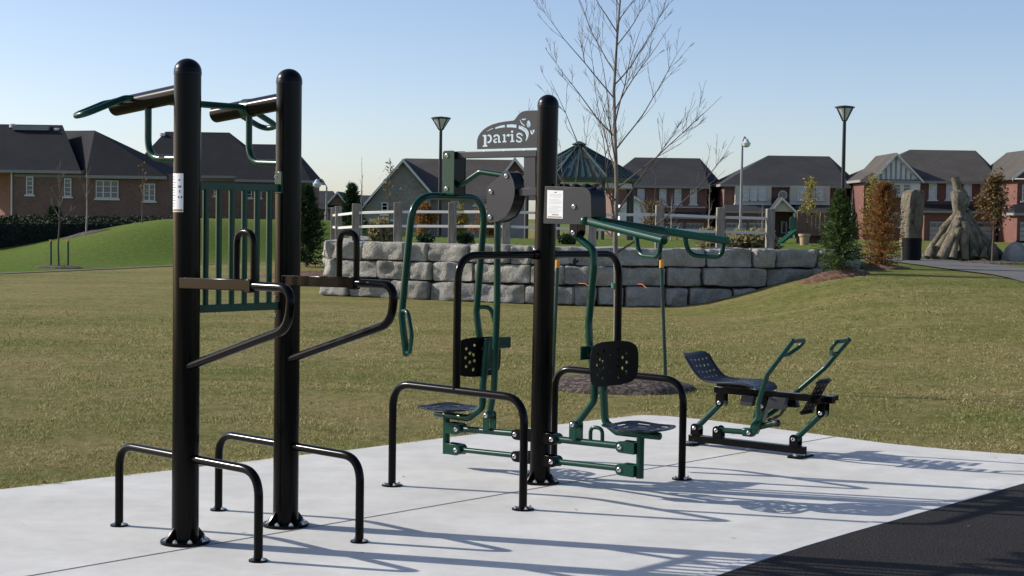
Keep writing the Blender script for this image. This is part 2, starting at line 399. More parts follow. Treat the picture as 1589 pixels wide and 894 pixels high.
M['batten'] = simple('grey_timber_batten', (.25, .24, .25), .8)
M['pane'] = simple('window_glass', (.045, .055, .075), .08, .0, .3, 1.3, spec=.9)
M['pane_light'] = simple('window_glass_with_blinds', (.40, .42, .46), .12, 0, .25, 1.7, spec=.8)
M['garage'] = simple('grey_garage_door', (.33, .32, .31), .7, 0, .05, 2)
M['door'] = simple('dark_front_door', (.05, .045, .05), .5)
M['roof_green'] = simple('green_metal_roof', (.030, .062, .058), .5, .1, .2, 1.5)
M['play_brown'] = simple('brown_playground_panel', (.13, .08, .05), .7)
M['play_tan'] = simple('tan_playground_planter', (.35, .25, .15), .7)
M['play_green'] = simple('green_playground_plastic', (.012, .10, .055), .4)
M['steel_vent'] = simple('white_roof_vent', (.55, .56, .57), .4, .2)
SUN_E, SKY_S, EXPO = 4.2, 0.130, 0.3
# ================================================================== EQUIPMENT
UP = Vector((0, 0, 1))
def bolt_head(parent, P, n, r=.017):
    """button-head bolt with a recessed socket, its axis along n, a part with its socket as sub-part"""
    n = Vector(n).normalized(); m = MB(); m.lathe(P, [(r, 0), (r, .004), (r*.85, .009), (r*.55, .012)], 18, n)
    o = m.build('bolt', M['bolt'], parent)
    MB().lathe(Vector(P)+n*.0115, [(r*.42, 0), (r*.42, .0022)], 10, n).build('bolt_socket', M['hole'], o)
    return o
def nuts(parent, c, rad, n, ph=0, r=.012, z0=.012):
    for k in range(n):
        a = ph + 2*math.pi*k/n
        p = Vector(c) + Vector((math.cos(a)*rad, math.sin(a)*rad, z0))
        MB().lathe(p, [(r*1.35, 0), (r*1.35, .003), (r, .003), (r, .010), (r*.5, .012), (r*.5, .015)], 6).build('anchor_nut', M['bolt'], parent)
def round_post(root, P, H, r=.0695, tilt=Vector((0, 0, 0))):
    P = Vector(P)
    pts = [P + UP*.005, P + UP*1 + tilt*.4, P + UP*(H-.085) + tilt]
    MB().tube(pts, r, 40, caps=True).build('post', M['brown'], root)
    top = P + UP*(H-.084) + tilt
    prof = [(r+.0015, 0), (r+.0022, .014)] + [((r+.0015)*math.cos(k*math.pi/2/9), .016+.068*math.sin(k*math.pi/2/9)) for k in range(9)] + [(.001, .0842)]
    MB().lathe(top, prof, 40).build('domed_cap', M['cap_and_shade'], root)
    bp = MB().lathe(P, [(.128, 0), (.128, .013), (.124, .016), (.02, .016)], 36).build('base_plate', M['brown'], root)
    for k in range(4):
        g = MB()
        a = R(47) + k*math.pi/2 - R(2)
        d = Vector((math.cos(a), math.sin(a), 0)); s = Vector((-d.y, d.x, 0))*.005
        base = P + UP*.016 - s
        g.prism([base + d*(r-.003), base + d*.121, base + d*.118 + UP*.012, base + d*(r-.003)+UP*.072], s*2)
        g.build('gusset', M['brown'], bp)
    nuts(bp, P, .1, 8, R(25), .011, .016)
def foot(parent, P, r=.052, n=3, ph=0):
    P = Vector(P)
    o = MB().lathe(P, [(r, 0), (r, .007), (r*.95, .009), (.01, .009)], 24).build('foot_plate', M['brown'], parent)
    nuts(o, P, r*.72, n, ph, .008, .009)

# ---------- machine one: twin posts with pull-up grips, wall bars and dip bars
TH = .7471; A1 = Vector((math.sin(TH), math.cos(TH), 0)); B1 = Vector((math.cos(TH), -math.sin(TH), 0))
P1 = Vector((-1.6847, 8.1303, 0)); P2 = P1 + A1*.6702
P1 = P1 + Vector((.004, 0, 0))
gym1 = thing('pull_up_station', 'tall twin-post pull-up and dip station with green wall bars, nearest the camera', 'exercise machine', (P1+P2)/2)
H1 = 2.505
def nonum(v): return v
for P, sgn in ((P1, -1), (P2, 1)):
    round_post(gym1, P, H1, .0695)
    # low push-up rail through the post, two feet
    W = .6095; zr = .446
    pts = bend([P - B1*W + UP*.006, P - B1*W + UP*zr, P + B1*W + UP*zr, P + B1*W + UP*.006], .135, 10)
    rail = MB().tube(pts, .0225, 18).build('push_up_rail', M['brown'], gym1)
    for q in (-1, 1): foot(rail, P + B1*W*q, .048, 2, R(-43) if 1 else 0)
    # big arm out to the left with sloped end
    zt = 2.335
    a0 = P + UP*zt; a1 = P - B1*.655 + UP*(zt-.055)
    arm = MB().tube([a0, a1], .048, 28).build('top_arm', M['brown'], gym1)
    # grip loop beyond the arm, drooping away from the machine
    S = A1*sgn
    def AR(t, z=0, s=0): return P - B1*t + UP*(zt - .055*t/.655 + z) + S*s
    loop = [AR(.42, .018, .0), AR(.46, .020, .07), AR(.46, .005, .11), AR(.47, -.075, .30), AR(.60, -.075, .30), AR(.60, .005, .11), AR(.57, .015, .06), AR(.53, .012, .0)]
    MB().tube(bend(loop, [.03, .05, .05, .06, .06, .05, .03, .03], 8), .0165, 14).build('grip_loop', M['green'], gym1)
    # hanging J grip back to the post
    t0 = .35
    j = [P - B1*t0 + UP*(zt-.06), P - B1*t0 + UP*2.0, P + UP*1.992 - B1*.05]
    MB().tube(bend(j, .11, 10), .0185, 16).build('hanging_grip', M['green'], gym1)
    # dip bar: rectangular arm, hoop grip, curved tube and brace
    zd = 1.355
    near = P - A1*.062
    bar = MB().bar(near + B1*.05 + UP*zd, near + B1*.615 + UP*(zd+.012), .022, .029, A1)
    ao = bar.build('dip_arm', M['brown'], gym1, bevel=.005)
    q0 = near + B1*.60 + UP*(zd+.008)
    curve = [q0, near + B1*.93 + UP*(zd+.010), near + B1*.90 + UP*(zd-.185), P + B1*.055 - A1*.02 + UP*.925]
    MB().tube(bend(curve, [0, .10, .13, 0], 14), .0225, 18).build('dip_handle', M['brown'], gym1)
    hp = [near + B1*.50 + UP*(zd+.02), near + B1*.50 + UP*(zd+.27), near + B1*.635 + UP*(zd+.27), near + B1*.635 + UP*(zd+.02)]
    MB().tube(bend(hp, .065, 10), .0165, 14).build('hoop_grip', M['brown'], gym1)
    MB().bar(near + B1*.59 + UP*(zd+.008), near + B1*.64 + UP*(zd+.008), .026, .033, A1).build('arm_collar', M['brown'], gym1, bevel=.004)
# pull-up bar between the two arms
zc = 2.335 - .03
e1 = P1 - B1*.35 + UP*zc; e2 = P2 - B1*.35 + UP*zc
MB().tube([e1, e2], .0185, 16).build('pull_up_bar', M['green'], gym1)
for e in (e2,):
    MB().tube([e - B1*.035, e + B1*.035], .0515, 28).build('bar_collar', M['green'], gym1)
# wall bars
zt_, zb_ = 1.855, 1.215
g0 = P1 + A1*.068; g1 = P2 - A1*.068
MB().bar(g0 + UP*zt_, g1 + UP*zt_, .012, .021, B1).build('grid_rail', M['green'], gym1, bevel=.003)
MB().bar(g0 + UP*zb_, g1 + UP*zb_, .012, .021, B1).build('grid_rail', M['green'], gym1, bevel=.003)
for k in range(6):
    u = .118 + k*.0835
    p = P1 + A1*u
    MB().tube([p + UP*(zb_+.015), p + UP*(zt_-.015)], .0165, 14).build('grid_bar', M['green'], gym1)
br = MB(); c = P2 - A1*.06
br.box(c + UP*(zt_+.03) - B1*.0, A1*.012, B1*.03, UP*.06)
br.build('grid_bracket', M['green'], gym1, bevel=.004)
for z in (zt_+.06, zb_+.045, zb_-.05):
    bolt_head(gym1, P2 - A1*.066 - B1*.02 + UP*z, -A1*.6 - Vector((0, .5, 0)), .010)

def wrap_sticker(root, P, r, a0, a1, z0, z1, off=.0012):
    """a sticker wrapped round the post; a0 < a1 are angles seen from above"""
    n = 10; vs = []; fs = []
    for k in range(n+1):
        a = a0+(a1-a0)*k/n
        for z in (z0, z1):
            for rr in (r-.001, r+off): vs.append(P + Vector((math.cos(a)*rr, math.sin(a)*rr, z)))
    for k in range(n):
        b = k*4
        fs += [(b+1, b+5, b+7, b+3), (b, b+2, b+6, b+4), (b, b+4, b+5, b+1), (b+2, b+3, b+7, b+6)]
    fs += [(0, 1, 3, 2), (n*4, n*4+2, n*4+3, n*4+1)]
    return MB().add(vs, fs)
zA = D(274, 269, 8.06).z; zB = D(274, 329, 8.06).z
aA, aB = R(-90-85), R(-90-4)
st = wrap_sticker(gym1, P1, .0695, aA, aB, zB, zA).build('instruction_sticker', M['paper'], gym1)
wrap_sticker(gym1, P1, .0695, aA+.02, aB-.04, zB+.004, zB+.014, .0018).build('sticker_band', M['band'], st)
ink = MB()
for i in range(12):
    z = zA - .018 - i*.0135
    a_l = aA + .15; a_r = a_l + (.45 + .22*rnd.random())
    ink.add(*(lambda q: (q.v, q.f))(wrap_sticker(gym1, P1, .0695, a_l, a_r, z-.0018, z+.0018, .0018)))
for (u, w, z, h) in ((1.02, .16, zA-.03, .008), (1.0, .26, zA-.062, .011), (1.08, .1, zA-.085, .014), (.98, .12, zA-.116, .010), (1.22, .12, zA-.116, .010)):
    ink.add(*(lambda q: (q.v, q.f))(wrap_sticker(gym1, P1, .0695, aA+u, aA+u+w, z-h, z, .0018)))
ink.build('sticker_print', M['ink'], st)

# ---------- machine two: centre post, hoop, two stations
TH3 = .7377; A3 = Vector((math.sin(TH3), math.cos(TH3), 0)); B3 = Vector((math.cos(TH3), -math.sin(TH3), 0))
P3 = Vector((.1985, 10.155, 0)); H3 = 2.505
gym2 = thing('chest_press_station', 'green and brown double exercise machine around one centre post, with sign plate on top', 'exercise machine', P3)
def Q(px, py, off=0.0): return PL(px, py, P3 + A3*off, A3)
def tz(p): d = p - P3; return d.dot(B3), p.z
def L3(t, z, off=0.0): return P3 + B3*t + A3*off + UP*z
round_post(gym2, P3, H3, .0675, Vector((.016, 0, 0)))
W3, HA, ZU, ZH = .5591, .7869, .655, 1.478
for s in (-1, 1):
    Mi = P3 + A3*HA*s
    pts = bend([Mi - B3*W3 + UP*.006, Mi - B3*W3 + UP*ZU, Mi + B3*W3 + UP*ZU, Mi + B3*W3 + UP*.006], .16, 12)
    fr = MB().tube(pts, .0245, 18).build('side_frame', M['brown'], gym2)
    for q in (-1, 1): foot(fr, Mi + B3*W3*q, .066, 4, R(20))
hoop = bend([P3 - A3*HA + UP*ZU, P3 - A3*HA + UP*ZH, P3 + A3*HA + UP*ZH, P3 + A3*HA + UP*ZU], .16, 12)
MB().tube(hoop, .024, 18).build('hoop', M['brown'], gym2)
for s in (-1, 1):
    MB().tube([P3 + A3*s*.06 + UP*ZH, P3 + A3*s*.11 + UP*ZH], .031, 18).build('hoop_collar', M['brown'], gym2)
    bolt_head(gym2, P3 + A3*s*.085 + UP*(ZH+.0305), UP, .008)

def clevis(name, mat, t0, t1, zc, hh, root=gym2, LL=L3, AA=A3, BB=B3, hw=.036, th=.006, off0=0):
    """two side cheeks joined by a web; rounded at the end away from the web"""
    pts = []
    d = 1 if t1 > t0 else -1
    for k in range(9):
        a = -math.pi/2 + math.pi*k/8
        pts.append((t1 - d*hh + d*hh*math.cos(a), zc + hh*math.sin(a)))
    pts += [(t0, zc+hh), (t0, zc-hh)]
    m = MB()
    for s in (-1, 1):
        m.prism([LL(t, z, off0 + s*hw - (th/2)) for t, z in pts], AA*th)
    m.box(LL(t0 + d*.006, zc, off0), BB*.006, AA*hw*.98, UP*hh*.98)
    return m.build(name, mat, root, bevel=.0015)
# right station linkage
pR = [tz(Q(855.7, 682.3, -.04)), tz(Q(855.2, 717, -.04)), tz(Q(961.4, 693.6, -.04)), tz(Q(960.9, 728.8, -.04))]
pL = [tz(Q(798.5, 674, -.04)), tz(Q(799.3, 708.4, -.04)), tz(Q(707.6, 666.2, -.04)), tz(Q(707.3, 698.6, -.04))]
for P_, sg in ((pR, 1), (pL, -1)):
    (t1, z1), (t2, z2), (t3, z3), (t4, z4) = P_
    t1 = t2 = (t1+t2)/2; t3 = t4 = (t3+t4)/2
    for (ta, za, tb, zb_2, rr) in ((t1, z1, t3, z3, .022), (t2, z2, t4, z4, .0185)):
        cb = clevis('post_bracket', M['brown'], sg*.05, ta + sg*.036, za, .036)
        bolt_head(cb, L3(ta, za, -.039), -A3)
        lk = MB().tube([L3(ta, za), L3(tb, zb_2)], rr, 16).build('link_arm', M['green'], gym2)
        MB().tube([L3(ta, za, -.032), L3(ta, za, .032)], .033, 20).build('pivot_sleeve', M['green'], lk)
        MB().tube([L3(tb, zb_2, -.032), L3(tb, zb_2, .032)], .033, 20).build('pivot_sleeve', M['green'], lk)
        cg = clevis('link_bracket', M['green'], tb + sg*.11, tb - sg*.036, zb_2, .037)
        bolt_head(cg, L3(tb, zb_2, -.039), -A3)
    zt2 = z3 + (.075 if sg > 0 else .085)
    MB().tube([L3(t3 + sg*.13, z4-.042), L3(t3 + sg*.13, zt2)], .0245, 18).build('seat_upright', M['green'], gym2)
    # seat stem and its bend up to the backrest
    if sg > 0:
        stem = [L3(*tz(Q(1023, 677))), L3(*tz(Q(957, 670))), L3(*tz(Q(939, 655))), L3(*tz(Q(936.5, 605))), L3(*tz(Q(939, 560)))]
        rad = [0, .04, .05, .1, 0]
    else:
        stem = [L3(*tz(Q(677, 642))), L3(*tz(Q(728, 649))), L3(*tz(Q(749, 632))), L3(*tz(Q(749, 600))), L3(*tz(Q(755, 532)))]
        rad = [0, .08, .06, .1, 0]
    MB().tube(bend(stem, rad, 9), .024, 18, dome=True).build('seat_stem', M['green'], gym2)

def dish_seat(cx, cz, sg, hw=.2):
    """rounded square dished seat plate with slots drawn as raised ribs between them"""
    n = 28; rings = 9; vs = []; fs = []
    def z_of(u, v): rr = math.sqrt(u*u+v*v); return cz - .010 + .020*rr**3
    for layer in (0, 1):
        for i in range(rings+1):
            q = i/rings
            for k in range(n):
                a = 2*math.pi*k/n; ca, sa = math.cos(a), math.sin(a)
                e = (abs(ca)**3 + abs(sa)**3)**(-1/3)
                u, v = q*e*ca, q*e*sa
                vs.append(L3(cx + u*hw, z_of(u, v) - layer*.006, v*hw))
    m = n*(rings+1)
    for i in range(rings):
        for k in range(n):
            a, b, c, d = i*n+k, i*n+(k+1) % n, (i+1)*n+(k+1) % n, (i+1)*n+k
            if i == 0: fs.append((a, c, d))
            # slots: leave out faces in a pattern
            slot = (i in (3, 5, 7)) and (k % 4 in (0, 1)) and True
            if slot: continue
            fs.append((a, b, c, d)); fs.append((a+m, d+m, c+m, b+m))
    for k in range(n):
        a = rings*n+k; b = rings*n+(k+1) % n; fs.append((a, b, b+m, a+m))
    return MB().add(vs, fs)
ts, zs = tz(Q(991, 664.5)); dish_seat(ts, zs, 1, .205).build('seat', M['navy'], gym2)
ts, zs = tz(Q(696, 634.0)); dish_seat(ts, zs, -1, .195).build('seat', M['navy'], gym2)
HOLES = [(-.60, .45), (-.30, .60), (-.62, .0), (-.34, .12), (-.30, -.18), (-.60, -.45), (-.34, -.62), (-.47, .22), (-.47, -.25),
         (.60, .45), (.30, .60), (.62, .0), (.34, .12), (.30, -.18), (.60, -.45), (.34, -.62), (.47, .22), (.47, -.25), (0, .42), (0, -.42)]
def backrest(tc_, zc_, sg, hw=.235, hh=.14):
    """curved plate with round holes: a fine grid whose cells inside a hole are left out"""
    NX, NZ = 96, 60; vs = []; idx = {}; fs = []
    def inside(u, v):
        if abs(u)**4 + abs(v)**4 > 1: return False
        for hx, hz in HOLES:
            if ((u-hx)*hw)**2 + ((v-hz)*hh)**2 < (.0105 if abs(hx) > .4 or abs(hx) > .2 else .007)**2: return False
        return True
    keep = [[inside((i+.5)/NX*2-1, (j+.5)/NZ*2-1) for j in range(NZ)] for i in range(NX)]
    def P_(i, j, l):
        u = i/NX*2-1; v = j/NZ*2-1
        # pull edge points onto the rounded outline
        s = (abs(u)**4 + abs(v)**4)
        if s > 1: f = s**-.25; u *= f; v *= f
        t = tc_ + sg*(.035*u*u) - sg*.004*l
        return L3(t, zc_ + v*hh, u*hw)
    def V(i, j, l):
        if (i, j, l) not in idx: idx[(i, j, l)] = len(vs); vs.append(P_(i, j, l))
        return idx[(i, j, l)]
    for i in range(NX):
        for j in range(NZ):
            if not keep[i][j]: continue
            fs.append((V(i, j, 0), V(i+1, j, 0), V(i+1, j+1, 0), V(i, j+1, 0)))
            fs.append((V(i, j, 1), V(i, j+1, 1), V(i+1, j+1, 1), V(i+1, j, 1)))
            for di, dj, a, b in ((-1, 0, (i, j), (i, j+1)), (1, 0, (i+1, j+1), (i+1, j)), (0, -1, (i+1, j), (i, j)), (0, 1, (i, j+1), (i+1, j+1))):
                ii, jj = i+di, j+dj
                if not (0 <= ii < NX and 0 <= jj < NZ) or not keep[ii][jj]:
                    fs.append((V(*a, 0), V(*b, 0), V(*b, 1), V(*a, 1)))
    return MB().add(vs, fs)
tB, zB2 = tz(Q(945, 564)); backrest(tB+.012, zB2, 1, .238, .139).build('backrest', M['backblack'], gym2)
m = MB(); 
for s in (-1,): m.box(L3(tB-.02, zB2+.075, s*.205), B3*.005, A3*.05, UP*.042)
m.box(L3(tB-.018, zB2+.075, 0), B3*.010, A3*.2, UP*.025)
m.build('backrest_bracket', M['green'], gym2, bevel=.01)
tC, zC = tz(Q(747, 553.5)); backrest(tC, zC, -1, .225, .132).build('backrest', M['backblack'], gym2)
m = MB()
m.box(L3(tC+.024, zC+.085, .16), B3*.010, A3*.10, UP*.04)
m.box(L3(tC+.03, zC+.018, .06), B3*.016, A3*.06, UP*.105)
m.build('backrest_bracket', M['green'], gym2, bevel=.012)
# right station: rod clevis, small arch, bent rod
tb, zb3 = tz(Q(887.8, 659.1, -.04))
z_bar = lambda t: pR[0][1] + (pR[2][1]-pR[0][1])*(t-pR[0][0])/(pR[2][0]-pR[0][0])
def up_clevis(t, zbar, zbolt, mat=None):
    m = MB(); hw = .034; r = .028
    for s in (-1, 1):
        poly = [(t-r, zbar+.012), (t+r, zbar+.012)] + [(t + r*math.cos(k*math.pi/8), zbolt + r*math.sin(k*math.pi/8)) for k in range(9)]
        m.prism([L3(a, b, s*hw - .003) for a, b in poly], A3*.006)
    m.box(L3(t, zbar+.02), B3*r, A3*hw, UP*.004)
    o = m.build('rod_clevis', mat or M['green'], gym2, bevel=.0015); bolt_head(o, L3(t, zbolt, -.037), -A3)
    MB().tube([L3(t, zbolt, -.03), L3(t, zbolt, .03)], .024, 18).build('pivot_sleeve', M['green'], o)
up_clevis(tb, z_bar(tb), zb3)
rod = [L3(tb, zb3), L3(*tz(Q(905, 645))), L3(*tz(Q(922, 622))), L3(*tz(Q(923, 590))), L3(*tz(Q(915, 535))), L3(*tz(Q(913.5, 500))), L3(*tz(Q(921.5, 412))), L3(*tz(Q(921, 388))), L3(*tz(Q(902, 372))), L3(*tz(Q(889, 361)))]
MB().tube(bend(rod, [0, .05, .08, .1, .2, .2, .1, .06, .05, 0], 7), .0235, 16).build('push_rod', M['green'], gym2)
ta, _z = tz(Q(925.5, 675))
ar = [L3(ta-.048, z_bar(ta)+.012), L3(ta-.048, z_bar(ta)+.10), L3(ta+.048, z_bar(ta)+.10), L3(ta+.048, z_bar(ta)+.012)]
MB().tube(bend(ar, .05, 9), .0125, 12).build('small_arch', M['green'], gym2)
# housing
oF = -.072
def rounded(poly, rads, n=6):
    pts = [Vector(p) for p in poly]; m = len(pts); out = []
    for i in range(m):
        a, b, c = pts[i-1], pts[i], pts[(i+1) % m]
        if rads[i] <= 0: out.append(b); continue
        d1 = (a-b).normalized(); d2 = (c-b).normalized(); r = min(rads[i], (a-b).length*.49, (c-b).length*.49)
        for k in range(n+1):
            u = k/n; out.append((b+d1*r)*(1-u)**2 + b*2*u*(1-u) + (b+d2*r)*u*u)
    return out
hs = [Q(845.5, 289, oF), Q(917, 291, oF), Q(918, 349, oF), Q(843, 347, oF)]
poly = rounded(hs, [0, .07, .05, .008])
hz = MB().prism([p + A3*.004 for p in poly], A3*.137).build('housing_shell', M['cap_and_shade'], gym2, bevel=.002)  # black of the curved side stands for its shade away from the sun
for o_ in (0, .141):
    MB().prism([p + A3*o_ for p in poly], A3*.005).build('housing_plate', M['grey'], gym2, bevel=.0015)
bolt_head(gym2, Q(891, 320.5, oF), -A3, .016)
m = MB()
for t in (870, 878, 893, 910, 925):
    m.box(Q(t, 287.5, .02), B3*.012, A3*.02, UP*.010)
m.box(Q(900, 290, .04), B3*.13, A3*.012, UP*.012)
m.build('housing_hardware', M['cap_and_shade'], gym2, bevel=.002)
s0 = [Q(849.5, 295, oF), Q(874, 296, oF), Q(873.5, 339.5, oF), Q(849, 338.5, oF)]
st = MB().prism(s0, -A3*.0015).build('notice_sticker', M['paper'], gym2)
def onst(u, v): 
    a = s0[0]*(1-u) + s0[1]*u; b = s0[3]*(1-u) + s0[2]*u; return a*(1-v) + b*v - A3*.0015
MB().prism([onst(.06, .93), onst(.94, .93), onst(.94, .97), onst(.06, .97)], -A3*.0006).build('sticker_band', M['band'], st)
m = MB(); m.prism([onst(.44, .06), onst(.60, .05), onst(.58, .09), onst(.46, .09)], -A3*.0006)
m.prism([onst(.30, .855), onst(.72, .855), onst(.72, .885), onst(.30, .885)], -A3*.0006)
m.build('sticker_mark', M['ink'], st)
m = MB()
for k in range(15):
    if k in (3, 8): continue
    v = .14 + k*.046; w = .55 + .3*rnd.random(); c0 = .12 if k > 3 else .5-w/2.2
    m.prism([onst(c0, v), onst(min(.9, c0+w), v), onst(min(.9, c0+w), v+.012), onst(c0, v+.012)], -A3*.0006)
m.build('sticker_print', M['faint'], st)
# hub under the housing holding the rod
t6, z6 = tz(Q(889, 361, -.045))
m = MB()
for s in (-1, 1):
    poly = [(t6-.03, z6+.07), (t6+.03, z6+.07)] + [(t6+.03*math.cos(-k*math.pi/8), z6+.03*math.sin(-k*math.pi/8)) for k in range(9)]
    m.prism([L3(a, b, s*.038-.003) for a, b in poly], A3*.006)
o = m.build('rod_hanger', M['cap_and_shade'], gym2); bolt_head(o, L3(t6, z6, -.041), -A3, .016)
# press arms with hanging grips
for s, pe in ((-1, (1030, 373)), (1, (1131, 374.5))):
    E = PL(pe[0], pe[1], P3 + A3*.33*s, A3)
    S = L3(.42, D(905, 343, 9.8).z + .0, .075*s)
    d = (E-S)
    armo = MB().tube([S, E], .0245, 20, dome=False).build('press_arm', M['green'], gym2)
    MB().lathe(E, [(.0262, -.006), (.0262, .004), (.018, .007)], 20, d).build('end_cap', M['green'], armo)
    L = d.length; dn = d/L
    a0 = E - dn*.285; a1 = E - dn*.03
    lp = [a0, a0 + UP*-.125 + dn*.03, a1 + UP*-.105 - dn*.015, a1]
    MB().tube(bend(lp, [0, .085, .085, 0], 12), .0148, 14).build('press_grip', M['green'], armo)
MB().tube([L3(.42, D(905, 343, 9.8).z, -.105), L3(.42, D(905, 343, 9.8).z, .105)], .027, 18, dome=True).build('arm_pivot', M['green'], gym2)
MB().bar(L3(.30, 1.735, 0), L3(.50, 1.700, 0), .03, .02, A3).build('arm_bracket', M['green'], gym2, bevel=.004)
# left station, upper part
bL = Q(706, 241.5); bR = Q(836, 238)
tl, zl = tz(bL); zbm = (zl + tz(bR)[1])/2
MB().bar(L3(tl-.06, zbm), L3(-.05, zbm), .026, .0215, A3).build('top_beam', M['grey'], gym2, bevel=.003)
# end plates: green, body between them with shade painted black on its right side
oP = -.058
ppl = [Q(687, 234, oP), Q(705, 233.5, oP), Q(705.5, 303, oP), Q(686.5, 302, oP)]
tA = tz(ppl[0])[0]; tBB = tz(ppl[1])[0]; zT = tz(ppl[0])[1]; zBt = tz(ppl[2])[1]
def rect(t0, t1, z0, z1, off): return [L3(t0, z1, off), L3(t1, z1, off), L3(t1, z0, off), L3(t0, z0, off)]
for o_ in (-.058, .052):
    pl = MB().prism(rounded(rect(tA, tBB, zBt, zT, o_), [.02, .02, .004, .004]), A3*.006).build('pivot_plate', M['green'], gym2, bevel=.0015)
    if o_ < 0:
        for (bx, by) in ((693.8, 241.5), (693.3, 293)): bolt_head(pl, Q(bx, by, o_), -A3, .0165)
MB().prism(rect(tBB-.035, tBB-.003, zBt+.004, zT-.006, -.051), A3*.102).build('pivot_body', M['cap_and_shade'], gym2, bevel=.002)
MB().prism(rect(tA+.012, tA+.04, zBt+.01, zT-.05, -.051), A3*.102).build('pivot_body', M['green'], gym2, bevel=.002)
# pull-down frame: inverted U across, two legs, two loop handles
tf = tz(Q(698, 305))[0]
zf = Q(698, 305).z - .0
def off_pt(px, py, t): # point on the plane a given distance along B3
    return PL(px, py, P3 + B3*t, B3)
frame = []
cN = off_pt(641, 309, tf); cF = off_pt(753.5, 309, tf)
aN = (cN-P3).dot(A3); aF = (cF-P3).dot(A3); hw_ = (aF-aN)/2; ac = (aF+aN)/2
kN = D(0, 0, 1)
def leg(s):
    a = ac + s*hw_
    # height marks from the photograph, the two legs mirror each other
    return [L3(tf, zf, a), L3(tf-.065, zf-.62, a+s*.01), L3(tf-.085, zf-.80, a+s*.012), L3(tf-.035, zf-1.06, a+s*.012)]
ln = leg(-1); lf = leg(1)
path = list(reversed(ln)) + lf
path = bend(path, [0, .1, .3, .19, .19, .3, .1, 0], 12)
MB().tube(path, .024, 18, dome=True).build('pull_down_frame', M['green'], gym2)
for l, s in ((ln, -1), (lf, 1)):
    h0 = l[2] + UP*.03; h1 = l[3] + UP*.015
    o_ = B3*.125 + A3*s*.05
    lp = [h0, h0 + o_*.9 + UP*.0, h1 + o_*.75 + UP*.05, h1]
    lp = [h0, h0 + o_*.8 + UP*.005, h0*.45 + h1*.55 + o_*1.0, h1 + o_*.45 , h1]
    MB().tube(bend(lp, [0, .06, .08, .03, 0], 8), .015, 14).build('loop_handle', M['green'], gym2)
# D plates
dp = [(755.5, 341), (755, 290.5), (776.5, 272.5), (780.6, 267), (784.5, 264.5), (789, 265.5), (792.5, 271), (797, 281), (798.8, 291), (798.5, 303), (796, 314), (791.5, 326), (785, 336), (773, 343.7), (762, 346), (757, 345)]
dpp = [Q(x, y, -.055) for x, y in dp]
for o_ in (0, .105):
    pl = MB().prism([p + A3*o_ for p in dpp], A3*.005).build('cam_plate', M['grey'], gym2, bevel=.0015)
    if o_ == 0:
        for (bx, by) in ((786, 273.2), (762, 297.5), (760.7, 336.7)): bolt_head(pl, Q(bx, by, -.055), -A3, .0165)
ctr = sum(dpp, Vector((0, 0, 0)))/len(dpp)
MB().prism([ctr + (p-ctr)*.95 + A3*.006 for p in dpp], A3*.098).build('cam_body', M['cap_and_shade'], gym2, bevel=.003)
# hanger plates by the post
MB().prism([Q(812.7, 243, -.02), Q(831, 243, -.02), Q(831, 293, -.02), Q(812.7, 293, -.02)], A3*.02).build('hanger_plate', M['grey'], gym2, bevel=.002)
MB().prism([Q(806, 292, -.03), Q(836, 291, -.03), Q(836, 303, -.03), Q(806, 304, -.03)], A3*.05).build('hanger_block', M['grey'], gym2, bevel=.002)
MB().tube([L3(*tz(Q(786, 280))), L3(*tz(Q(806, 296)))], .022, 14).build('hanger_arm', M['cap_and_shade'], gym2)
lr = [L3(*tz(Q(700, 297))), L3(*tz(Q(745.4, 266.5))), L3(*tz(Q(786, 273)))]
MB().tube(bend(lr, .05, 8), .019, 16).build('link_rod', M['green'], gym2)
# long vertical rod on the left station
tb, zb3 = tz(Q(753.5, 644.8, -.04))
z_barL = lambda t: pL[0][1] + (pL[2][1]-pL[0][1])*(t-pL[0][0])/(pL[2][0]-pL[0][0])
tb2 = tb
up_clevis(tb2, z_barL(tb2), zb3)
MB().tube([L3(tb2, zb3), L3(*tz(Q(766.5, 603))), L3(*tz(Q(771.5, 469))), L3(*tz(Q(772, 335)))], .0225, 16).build('pull_rod', M['green'], gym2)
